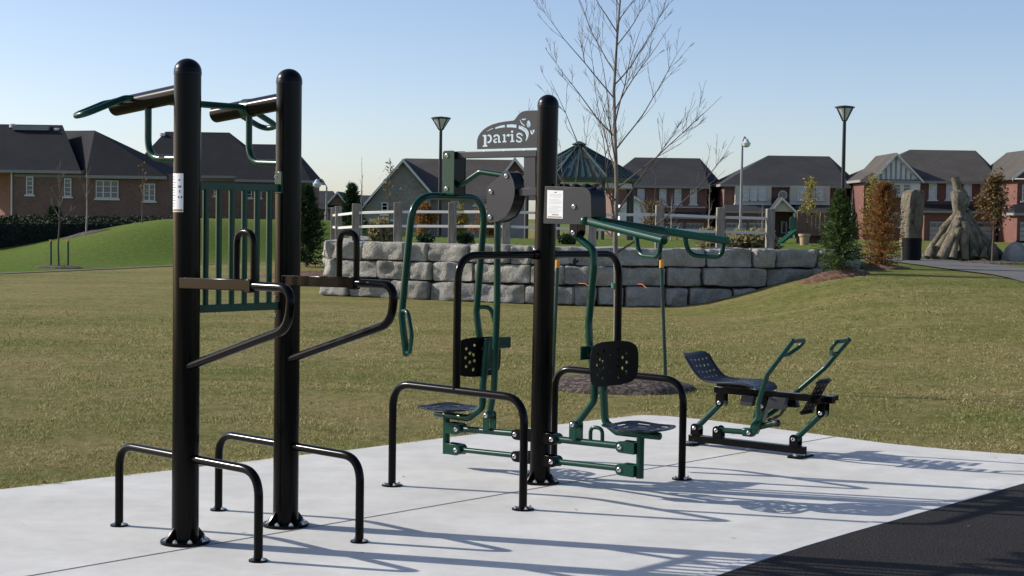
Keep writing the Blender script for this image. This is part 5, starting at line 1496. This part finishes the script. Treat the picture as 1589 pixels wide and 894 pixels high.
# right wing roof with its own peak, a little forward
yw = h.Y
def wing():
    yf = yw-.55; yb = yw+12; e0 = D(112, 268, yf); e1 = D(259, 277, yf); ze = (D(133, 269, yf).z+D(259, 277, yf).z)/2
    pk0 = D(94, 203, yw+9.5); pk1 = D(147, 202.5, yw+3.6)
    V2 = [(D(133, 268, yf).x, yf, ze)] 
    x0 = D(133, 268, yf-.02).x
    V = [(x0, yf-.02, ze), (e1.x, yf-.02, ze), (e1.x, yb, ze), (x0-3.5, yb, ze), (pk0.x, yw+9.5, pk0.z), (pk1.x, yw+3.6, pk1.z), (D(117, 268, yw+2.2).x, yw+2.2, ze)]
    r = MB().add(V, [(0, 1, 5), (0, 5, 4, 6), (1, 2, 5), (2, 3, 4, 5), (3, 2, 1, 0), (3, 0, 6), (3, 6, 4)]).build('roof', M['roof_black'], h.root, smooth=False)
    g = MB(); g.box(((x0+e1.x)/2, yf-.1, ze-.1), ((e1.x-x0)/2, 0, 0), (0, .07, 0), (0, 0, .11)); g.build('gutter', M['gutter'], r, smooth=False)
wing()
h.box('frieze', 22, 256, 272, 276, 'stucco_grey', -.06, .1)
h.window(41, 52, 274, 302, cols=1, rows=4); h.window(100, 111, 277, 305, cols=1, rows=4)
h.window(149, 184, 280, 308, cols=3, rows=3); h.window(223, 241, 285, 312, cols=2, rows=3)
h.downpipe(18, 266)
p = D(50, 197, h.Y+5); MB().box(p - UP*.1, (1.4, 0, 0), (0, .5, 0), (0, 0, .18)).build('ridge_vent', M['galv'], h.root, smooth=False)
for px, py in ((20, 193), (88, 200)): h.vent(px, py+1, 5)

# H2: second brick house
h = House('brick_house', 'brown brick house with long black roof seen between and behind the two tall posts', 340, 140)
h.wall(262, 470, 274, 12, 'brick_dark')
h.hip(195, 420, 272, 257, 356, 205, 11, 'roof_black')
h.hip(365, 482, 279, 388, 452, 224, 9, 'roof_black', dy=-.8)
h.window(332, 341, 289, 304, rows=3); h.window(381, 391, 291, 307, rows=3); h.window(396, 406, 291, 307, rows=3)
h.box('frieze', 264, 466, 277, 281, 'stucco_grey', -.06, .1)
h.vent(252, 208, 5); h.vent(411, 229, 4)
h.window(443, 452, 291, 307, rows=3)

# H3: small far houses
h = House('far_house', 'small distant dark-roofed brick house beside the left street lamp', 505, 190)
h.wall(470, 534, 318, 9, 'brick_dark'); h.hip(440, 520, 321, 455, 517, 296, 9, 'roof_grey')
h.gable(505, 541, 318, 524, 297, 8, 'roof_grey', 'brick_mid', dy=-1)
h.window(519, 529, 320, 332, dy=-1.0, rows=2)
h = House('far_house', 'distant low dark roof left of the stone-faced gable', 555, 200)
h.wall(533, 580, 322, 9, 'stucco_grey'); h.hip(526, 596, 322, 537, 585, 303, 9, 'roof_grey')

# H4: stone-faced gable house
h = House('gabled_house', 'taupe house with stone-faced front gable left of the left park lamp', 660, 108)
h.wall(566, 820, 308, 12, 'stucco_grey', dy=.8)
h.wall(566, 666, 318, 10, 'stucco_grey')
h.hip(600, 842, 304, 628, 800, 247, 11, 'roof_brown', dy=.8)
# big front gable
yf = h.Y; a = D(559, 323, yf); b = D(672, 300, yf); p = D(626, 246.5, yf); rt = D(690, 320, yf)
V = [Vector((D(568, 318, yf).x, yf, 0.0)), Vector((D(668, 300, yf).x, yf, 0.0)), Vector((D(668, 297, yf).x, yf, b.z)), Vector((p.x, yf, p.z-.1)), Vector((D(566, 318, yf).x, yf, a.z))]
MB().prism([v + Vector((0, -.02, 0)) for v in V], Vector((0, .4, 0))).build('gable_wall', M['stucco_grey'], h.root, smooth=False)
sp = [D(614, 322, yf), D(664, 322, yf), D(664, 300, yf), D(650, 283, yf), D(642, 275, yf), D(632, 276, yf), D(622, 284, yf), D(612, 300, yf)]
MB().prism([v + Vector((0, -.05, 0)) for v in sp], Vector((0, .04, 0))).build('stone_facing', M['stonewall'], h.root, smooth=False)
m = MB()
for q in (a, b):
    e = Vector((q.x, yf-.4, q.z)); f = Vector((p.x, yf-.4, p.z)); m.prism([e, f, f-UP*.15, e-UP*.15], Vector((0, 8.5, 0)))
r = m.build('roof', M['roof_grey'], h.root, smooth=False); m = MB()
for q in (a, b):
    e = Vector((q.x, yf-.47, q.z)); f = Vector((p.x, yf-.47, p.z)); m.prism([e, f, f-UP*.22, e-UP*.22], Vector((0, .06, 0)))
m.build('bargeboard', M['white'], r, smooth=False)
h.box('trim_band', 575, 612, 340, 344, 'white', -.08, .1)
h.window(592, 602, 314, 332, cols=1, rows=3)
h.window(736, 757, 304, 318, dy=.8, cols=2, rows=2); h.window(700, 712, 306, 320, dy=.8, cols=1, rows=2)
h.gable(778, 822, 272, 799, 244, 6, 'roof_brown', 'brick_mid', dy=.2, trim=True)

# H5: brick house behind the gazebo
h = House('brick_house', 'brick house with charcoal hipped roof right behind the gazebo', 1050, 150)
h.wall(950, 1097, 288, 11, 'brick_mid')
h.hip(935, 1101, 288, 985, 1086, 245, 11, 'roof_grey', bpr=1128)
def side(h, px0, px1, topy, depth, mat):
    a = D(px0, topy, h.Y+.03); b = D(px1, topy, h.Y+depth-.1); MB().prism([Vector((a.x-.02, a.y, -.3)), Vector((b.x, b.y, -.3)), Vector((a.x-.02, b.y, -.3))], UP*(a.z+.3)).build('side_wall', M[mat], h.root, smooth=False)
side(h, 1097, 1123, 288, 11, 'brick_mid')
for a, b in ((989, 1000), (1023, 1034), (1046.5, 1057), (1070.5, 1081.5)): h.window(a, b, 293, 317, rows=2, pane='pane_light')
h.box('stone_band', 952, 1095, 320, 322, 'stucco', -.1, .12)
h.hip(1020, 1104, 336, 1028, 1096, 329, 3, 'roof_grey', dy=-1.5, over=.2)
h.box('garage_wall', 1024, 1098, 338, 373, 'brick_mid', -1.4, 1.3)
h.garage(1030, 1060, 346, 373, -1.4); h.garage(1064, 1092, 346, 373, -1.4)
h.wall(962, 1014, 318, 2.5, 'siding', dy=-2.6, name='porch')
h.gable(956, 1020, 327, 985, 304, 5, 'roof_grey', 'siding', dy=-2.6)

# H6: beige-bayed house
h = House('brick_house', 'brick house with two beige stucco bays and a small porch gable, centre right', 1220, 148)
h.wall(1124, 1314, 287, 12, 'brick_mid')
r_, ze, zr = h.hip(1119, 1320, 287, 1192, 1287, 242, 12, 'roof_grey', bpr=1342)
side(h, 1314, 1336, 287, 12, 'brick_mid')
for (a, b) in ((1141, 1197), (1226, 1288)):
    h.box('stucco_bay', a, b, 288.5, 317, 'stucco', -.6, .6)
    h.box('bay_trim', a-1, b+1, 316, 318, 'white', -.7, .7)
for a, b in ((1151, 1162), (1164, 1175), (1177, 1188.5), (1238, 1250), (1252, 1264), (1266, 1277.5)): h.window(a, b, 291, 310, dy=-.6, rows=3, cols=1, pane='pane_light')
wo = MB().lathe(D(1214.5, 303, h.Y-.05), [(.45, 0), (.45, .06)], 20, Vector((0, -1, 0))).build('round_window', M['white'], h.root)
MB().lathe(D(1214.5, 303, h.Y-.1), [(.34, .0), (.34, .03)], 20, Vector((0, -1, 0))).build('pane', M['pane'], wo)
h.hip(1121, 1202, 327, 1126, 1196, 318, 2.5, 'roof_grey', dy=-2, over=.3)
h.hip(1230, 1322, 327, 1238, 1316, 318, 2.5, 'roof_grey', dy=-2, over=.3)
h.box('garage_wall', 1124, 1198, 328, 373, 'brick_mid', -2, 1.95)
h.box('garage_wall', 1238, 1314, 328, 373, 'brick_mid', -2, 1.95)
h.garage(1127, 1158, 346, 372, -2); h.garage(1162, 1193, 346, 372, -2)
h.gable(1195, 1236, 328, 1213, 306, 5, 'roof_grey', 'stucco', dy=-3.2)
for px in (1198, 1231): h.box('porch_column', px, px+3.2, 330, 372, 'white', -3.0, .3)
h.box('front_door', 1210, 1223, 342, 370, 'door', -.12, .1)
h.window(1212, 1221, 344, 362, dy=-.14, rows=1, sill=False)
h.window(1256, 1290, 338, 360, dy=-2.0, cols=3, rows=2)
h.vent(1209, 271, 2.5)
# small roof gablets over the bays
for (a, b, ap) in ((1150, 1206, 1183), (1244, 1300, 1272)):
    e0 = D(a, 286, h.Y-.4); e1 = D(b, 286, h.Y-.4); pk = D(ap, 262, h.Y+3.4)
    MB().add([(e0.x, h.Y-.42, ze+.03), (e1.x, h.Y-.42, ze+.03), (pk.x, h.Y+3.4, pk.z), (pk.x, h.Y+4.5, ze-.2)], [(0, 1, 2), (1, 3, 2), (3, 0, 2), (0, 3, 1)]).build('roof_gablet', M['roof_grey'], h.root, smooth=False)

# H7: white-gabled red brick house
h = House('brick_house', 'red brick house with pale battened front gable and brown-grey roof, far right', 1450, 143)
h.wall(1341, 1547, 281, 13, 'brick_red')
h.hip(1336, 1553, 280.5, 1412, 1514, 233, 13, 'roof_brown', bpr=1570)
side(h, 1547, 1566, 281, 13, 'brick_red')
h.box('siding_front', 1355, 1428, 279, 306, 'siding', -.35, .35)
h.gable(1351, 1432, 280, 1390.5, 237, 8, 'roof_brown', 'siding', dy=-.35)
m = MB()
for k in range(9):
    px = 1360 + k*7.6; d_ = abs(px-1390.5); yt = 237+8+d_*1.07
    if yt > 281: continue
    a = D(px, yt, h.Y-.40); b = D(px, 284, h.Y-.40); m.box(((a.x+b.x)/2, h.Y-.40, (a.z+b.z)/2), (.06, 0, 0), (0, .03, 0), (0, 0, (a.z-b.z)/2))
m.build('gable_batten', M['batten'], h.root, smooth=False)
for a, b in ((1371, 1383), (1386, 1398), (1401, 1413)): h.window(a, b, 285.5, 302, dy=-.36, rows=3)
for a in (1441, 1468, 1495, 1521.5):
    h.window(a, a+12.5, 286, 310, rows=4, pane='pane_light')
    c = D(a+6.2, 286, h.Y-.04); m = MB().prism([c + Vector((math.cos(k*math.pi/8)*.38, 0, math.sin(k*math.pi/8)*.17)) for k in range(9)], Vector((0, -.06, 0))); m.build('window_arch', M['white'], h.root, smooth=False)
h.box('garage_wall', 1434, 1546, 326, 374, 'brick_red', -2.2, 2.15)
h.box('garage_wall', 1356, 1430, 310, 374, 'brick_red', -.5, .45)
h.hip(1430, 1552, 327, 1436, 1545, 317.5, 2.4, 'roof_black', dy=-2.2, over=.35)
h.garage(1443, 1488, 344, 373, -2.2); h.garage(1494, 1539, 344, 373, -2.2)
h.window(1375, 1408, 330, 352, dy=-.5, cols=3, rows=2)

# H8: right edge brick house
h = House('brick_house', 'red brick gabled house cut by the right edge of the picture', 1590, 136)
h.wall(1579, 1690, 279, 12, 'brick_red')
h.gable(1569, 1690, 277, 1630, 228, 12, 'roof_brown', 'brick_red', dy=-.2)
h.window(1586, 1598, 287, 312, rows=4); h.hip(1574, 1690, 331, 1572, 1680, 318, 2.5, 'roof_black', dy=-2, over=.3)
h.box('garage_wall', 1578, 1690, 330, 374, 'brick_red', -2, 1.95); h.garage(1583, 1624, 345, 374, -2)

# ================================================================== GAZEBO
gY = 60; gx = XP(897, gY); gb = Vector((gx, gY, .95)); gz = thing('gazebo', 'gazebo with green metal pyramid roof behind the bare tree', 'gazebo', gb)
ze = D(897, 277, gY).z; za = D(900, 224, gY).z; rr = hpx(gY, 101)
N = 8; V = []; 
for k in range(N):
    a = 2*math.pi*(k+.5)/N; V.append((gx+rr*math.cos(a), gY+rr*math.sin(a), ze))
V.append((gx, gY, za)); V += [(v[0], v[1], v[2]-.12) for v in V[:N]]
F = [(k, (k+1) % N, N) for k in range(N)] + [(k, N+1+k, N+1+(k+1) % N, (k+1) % N) for k in range(N)] + [tuple(N+1+k for k in reversed(range(N)))]
MBr = MB().add(V, F); 
for k in range(N):
    a0 = Vector(V[k]); a1 = Vector(V[(k+1) % N]); ap = Vector((gx, gY, za))
    MBr.tube([a0+UP*.03, ap+UP*.03], .035, 6)
    for q in (.14, .28, .42, .56, .70, .84):
        b = a0*(1-q)+a1*q; t = min(q, 1-q)*2; top = b + (ap-b)*max(.0, t*.97)
        n_ = (a1-a0).cross(ap-a0).normalized(); MBr.bar(b+n_*.02, top+n_*.02, .018, .022, n_)
rf = MBr.build('roof', M['roof_green'], gz, smooth=False)
MB().lathe((gx, gY, za-.1), [(.30, 0), (.22, .06), (.30, .10), (.03, .22)], 12).build('roof_cupola', M['roof_green'], rf, smooth=False)
for k in range(N):
    a = 2*math.pi*(k+.5)/N; q = Vector((gx+rr*.86*math.cos(a), gY+rr*.86*math.sin(a), .9))
    MB().tube([q, q+UP*(ze-.15-.9)], .075, 8).build('gazebo_post', M['soffit'], gz)
m = MB()
for k in range(N):
    a0 = 2*math.pi*(k+.5)/N; a1 = 2*math.pi*(k+1.5)/N
    p = Vector((gx+rr*.86*math.cos(a0), gY+rr*.86*math.sin(a0), ze-.28)); q = Vector((gx+rr*.86*math.cos(a1), gY+rr*.86*math.sin(a1), ze-.28)); m.bar(p, q, .05, .09)
m.build('ring_beam', M['white'], gz)

# ================================================================== PLAYGROUND
pY = 46
def pp(px, py, dy=0): return D(px, py, pY+dy)
pb = pp(1258, 385); pg = thing('play_tower', 'small brown playground tower with green slide behind the right end of the stone wall', 'playground', Vector((pb.x, pY, 1.0)))
for i, (a, dy) in enumerate(((1240, 0), (1276, 0), (1246, 1.1), (1282, 1.1))):
    q = pp(a, 330, dy); MB().box(((q.x), pY+dy, (q.z+.8)/2), (.055, 0, 0), (0, .055, 0), (0, 0, (q.z-.8)/2)).build('tower_post', M['play_brown'], pg, smooth=False)
a = pp(1240, 363); b = pp(1278, 363); MB().box(((a.x+b.x)/2, pY+.55, a.z), ((b.x-a.x)/2+.1, 0, 0), (0, .65, 0), (0, 0, .05)).build('deck', M['play_brown'], pg, smooth=False)
m = MB()
for k in range(6):
    c = pp(1243+k*6.3, 348); m.box((c.x, pY-.03, c.z), (.042, 0, 0), (0, .02, 0), (0, 0, .26))
m.build('deck_panel', M['play_brown'], pg, smooth=False)
MB().box(pp(1260, 372, .5), (.35, 0, 0), (0, .3, 0), (0, 0, .32)).build('lower_panel', M['play_brown'], pg, smooth=False)
sl = [pp(1234, 360), pp(1226, 366), pp(1212, 378), pp(1200, 384)]
m = MB()
for o_ in (-.2, .2): m.tube([q + Vector((0, o_, .05)) for q in sl], .04, 8)
for u, v in zip(sl, sl[1:]): m.bar(u, v, .2, .02, Vector((0, 1, 0)))
m.build('slide', M['play_green'], pg)
c = pp(1230.5, 347); m = MB(); m.prism(rounded([c + Vector((-.09, 0, .2)), c + Vector((.09, 0, .2)), c + Vector((.09, 0, -.2)), c + Vector((-.09, 0, -.2))], [.08]*4), Vector((0, .05, 0))); m.build('slide_panel', M['play_green'], pg, smooth=False)
c = pp(1248, 388, -3); pt = thing('planter', 'small tan tapered planter in front of the playground tower', 'planter', Vector((c.x, pY-3, 1.0)))
MB().lathe(Vector((c.x, pY-3, 1.02)), [(.11, 0), (.14, .3), (.17, .3), (.17, .36), (.13, .36)], 16).build('pot', M['play_tan'], pt)

# ================================================================== BIN AND CARVED ROCKS
def rock(name, label, base, prof, seed, mat, cat, amp=.06, sides=28, fr=1.6, flute=0):
    """lathe-like rough stone column: prof = (radius x, radius y, height, lean x)"""
    n = sides; sub = 5; PR_ = []
    for (a, b) in zip(prof, prof[1:]):
        for k in range(sub): u = k/sub; PR_.append(tuple(a[i]*(1-u)+b[i]*u for i in range(4)))
    PR_.append(prof[-1]); vs = []; fs = []
    for rx, ry, z, lx in PR_:
        for k in range(n):
            a = 2*math.pi*k/n; d = noise.noise(Vector((math.cos(a)*fr+seed, math.sin(a)*fr, z*fr*.6)))*amp*2 + noise.noise(Vector((math.cos(a)*5+seed, math.sin(a)*5, z*3)))*amp*.7
            if flute: d += .5*amp*math.sin(a*flute + 2*noise.noise(Vector((z, seed, 0))))
            vs.append((base.x+lx+(rx+d)*math.cos(a), base.y+(ry+d)*math.sin(a), base.z+z))
    for i in range(len(PR_)-1):
        for k in range(n): fs.append((i*n+k, i*n+(k+1) % n, (i+1)*n+(k+1) % n, (i+1)*n+k))
    fs.append(tuple((len(PR_)-1)*n+k for k in range(n)))
    o = MB().add(vs, fs).build(name, M[mat], None, ang=60); return tag(o, label, cat)
kY = 44
kb = at_t(1416, kY)
hc = hpx(kY, 398-291); wc = hpx(kY, 17)
rock('rock_column', 'upright tan carved stone column behind the black bin', kb, [(wc, wc*.9, 0, 0), (wc*.96, wc*.85, hc*.4, -.02), (wc*1.02, wc*.85, hc*.75, .0), (wc*.98, wc*.8, hc*.90, .02), (wc*.86, wc*.7, hc*.96, .03), (wc*.6, wc*.5, hc, .08), (wc*.1, wc*.1, hc*1.0, .1)], 3, 'sculpt', 'rock', .035, flute=5)
bb = at_t(1416, 41.5); hw = hpx(41.5, 15); bh = hpx(41.5, 36)
rb = thing('litter_bin', 'black round litter bin on the grass in front of the carved stone column', 'bin', bb)
MB().lathe(bb, [(hw*.9, -.05), (hw*.93, .03), (hw, bh*.93)], 20).build('bin_body', M['bin'], rb)
MB().lathe(bb, [(hw*1.04, bh*.9), (hw*1.04, bh), (hw*.7, bh*1.01), (hw*.7, bh*.95)], 20).build('bin_rim', M['bin'], rb)
# rock formation: a tall pinnacle with root-like ridges, one carved mass
rY = 43.5; rbse = at_t(1492, rY); base = rbse
rootm = MB(); r = random.Random(77)
def blob_tube(pts, rad, seed):
    n = 12; m = MB(); m.tube(bend(pts, .15, 6), .1, n, caps=True)
    return m
H_ = hpx(rY, 400-271)
def ridge(a, b, c, r0, r1, seed):
    P = bend([a, b, c], .5, 9); k = len(P); rs_ = [r0+(r1-r0)*i/(k-1) for i in range(k)]
    m = MB().tube(P, rs_, 14); 
    m.v = [tuple(Vector(v) + Vector((noise.noise(Vector(v)*2.2+Vector((seed, 0, 0))), noise.noise(Vector(v)*2.2+Vector((0, seed, 0))), noise.noise(Vector(v)*2.2+Vector((0, 0, seed)))))*.12) for v in m.v]
    rootm.add(m.v, m.f)
u = hpx(rY, 1)
def K(px, py, dy=0): return D(px, py, rY+dy)
ridge(K(1493, 400), K(1493, 345), K(1489, 305), 13*u, 10*u, 1)
ridge(K(1491, 330), K(1488, 298), K(1484, 274), 10.5*u, 5.5*u, 2)
ridge(K(1495, 320), K(1494, 305), K(1492, 292), 8*u, 5*u, 4)
for i, (x0, x1, y1, dy) in enumerate(((1488, 1436, 399, -.3), (1488, 1448, 400, -.6), (1490, 1462, 402, -.8), (1492, 1478, 403, -.9), (1494, 1496, 403, -.9), (1495, 1514, 402, -.7), (1496, 1530, 400, -.5), (1497, 1545, 396, -.2), (1496, 1556, 400, .3), (1494, 1520, 398, .8), (1488, 1450, 394, .8))):
    mx = (x0*.55+x1*.45); my = 360 + (i % 3)*4
    ridge(K(x0, 332+(i % 4)*4, dy*.3), K(mx, my, dy*.7), K(x1, y1, dy), 7.5*u, (5.5+(i % 3)*1.5)*u, 5+i)
for i in range(9):
    c = K(1445+i*11.5+r.uniform(-3, 3), 396+r.uniform(-5, 3), r.uniform(-.9, .2)); ridge(c-UP*.1, c+UP*.05, c+UP*(.12+.16*r.random())+Vector((.08, 0, 0)), 8.5*u, 4*u, 30+i)
for (x, y) in ((1492, 333), (1490, 353), (1488, 341)):
    c = K(x, y, -.35); ridge(c-UP*.08, c, c+UP*.08, 6*u, 5*u, 60+x)
tag(rootm.build('rock_formation', M['sculpt'], None, ang=70), 'tan carved rock formation with a tall pinnacle and root-like ridges beside the path', 'rock')
b2 = at_t(1578, 43); rock('boulder', 'rounded grey boulder at the right edge of the picture', b2, [(20*u, 15*u, -.1, 0), (21*u, 15*u, .15, 0), (17*u, 13*u, .36, 0), (8*u, 7*u, .50, 0), (1*u, 1*u, .53, 0)], 9, 'boulder', 'boulder', .05)
b3 = at_t(1543, 43.2); rock('boulder', 'low tan boulder beside the brown-leaved tree trunk', b3 + UP*0, [(7*u, 7*u, -.1, 0), (7*u, 6*u, .22, .0), (5*u, 5*u, .40, 0), (1*u, 1*u, .46, 0)], 11, 'sculpt', 'boulder', .03)

# bicycle leaning on the far side of the fence
def bicycle(px, Y, label):
    c = Vector((XP(px, Y), Y, .72)); root = thing('bicycle', label, 'bicycle', c); rr_ = .30
    for dx in (-.5, .5):
        w = c + Vector((dx, 0, rr_)); pts = [w + Vector((math.cos(2*math.pi*k/24)*rr_, 0, math.sin(2*math.pi*k/24)*rr_)) for k in range(24)]
        o = MB().tube(pts, .022, 6, closed=True).build('wheel', M['rubber'], root)
        m = MB()
        for k in range(8): m.tube([w, w + Vector((math.cos(k*.785)*rr_, 0, math.sin(k*.785)*rr_))], .004, 4)
        m.build('spokes', M['galv'], o)
    bbk = c + Vector((-.08, 0, rr_)); stt = c + Vector((-.2, 0, .72)); hd = c + Vector((.33, 0, .78))
    m = MB()
    for a, b in ((bbk, stt), (bbk, hd), (stt, hd), (c+Vector((-.5, 0, rr_)), bbk), (c+Vector((-.5, 0, rr_)), stt), (c+Vector((.5, 0, rr_)), hd)): m.tube([a, b], .016, 6)
    m.build('frame', M['galv'], root)
    MB().box(stt+UP*.07, (.11, 0, 0), (0, .05, 0), (0, 0, .025)).build('saddle', M['rubber'], root)
    MB().tube([hd, hd+UP*.12, hd+UP*.13+Vector((.05, .2, 0))], .014, 6).build('handlebar', M['rubber'], root)
bicycle(1043, 64, 'parked bicycle beyond the fence, seen under the green press handles')

# ================================================================== CAMERA, LIGHT, RENDER
cam = bpy.data.cameras.new('camera'); co = bpy.data.objects.new('camera', cam); COL.objects.link(co)
cam.sensor_width = 36; cam.lens = 36*FPX/1589; cam.clip_end = 4000; cam.clip_start = .1
Xc = R0*_c + U0*_s; Yc = -R0*_s + U0*_c; Zc = -F0
from mathutils import Matrix
mt = Matrix((Xc, Yc, Zc)).transposed().to_4x4(); mt.translation = CAM; co.matrix_world = mt
scene.camera = co
EL = R(27.5); sx, sy = -.969, .247
sun = bpy.data.lights.new('sun', 'SUN'); so = bpy.data.objects.new('sun', sun); COL.objects.link(so)
sun.energy = SUN_E; sun.angle = R(.53); sun.color = (1, .945, .87)
dv = Vector((sx*math.cos(EL), sy*math.cos(EL), math.sin(EL)))
so.rotation_euler = dv.to_track_quat('Z', 'Y').to_euler(); so.location = (-20, 10, 20)
w = bpy.data.worlds.new('World'); scene.world = w; w.use_nodes = True; nt = w.node_tree
sky = nt.nodes.new('ShaderNodeTexSky'); sky.sky_type = 'NISHITA'; sky.sun_disc = False
sky.sun_elevation = EL; sky.sun_rotation = math.atan2(sx, sy); sky.altitude = 100; sky.air_density = .7; sky.dust_density = .8; sky.ozone_density = 1.6
bg = nt.nodes['Background']; bg.inputs[1].default_value = SKY_S; tint = mix(nt, sky.outputs[0], (1.04, .975, .975), 1.0, 'MULTIPLY'); nt.links.new(tint, bg.inputs[0])
scene.render.engine = 'CYCLES'
scene.view_settings.view_transform = 'Standard'; scene.view_settings.look = 'None'; scene.view_settings.gamma = 1
scene.view_settings.exposure = EXPO
scene.render.resolution_x = 1024; scene.render.resolution_y = 576
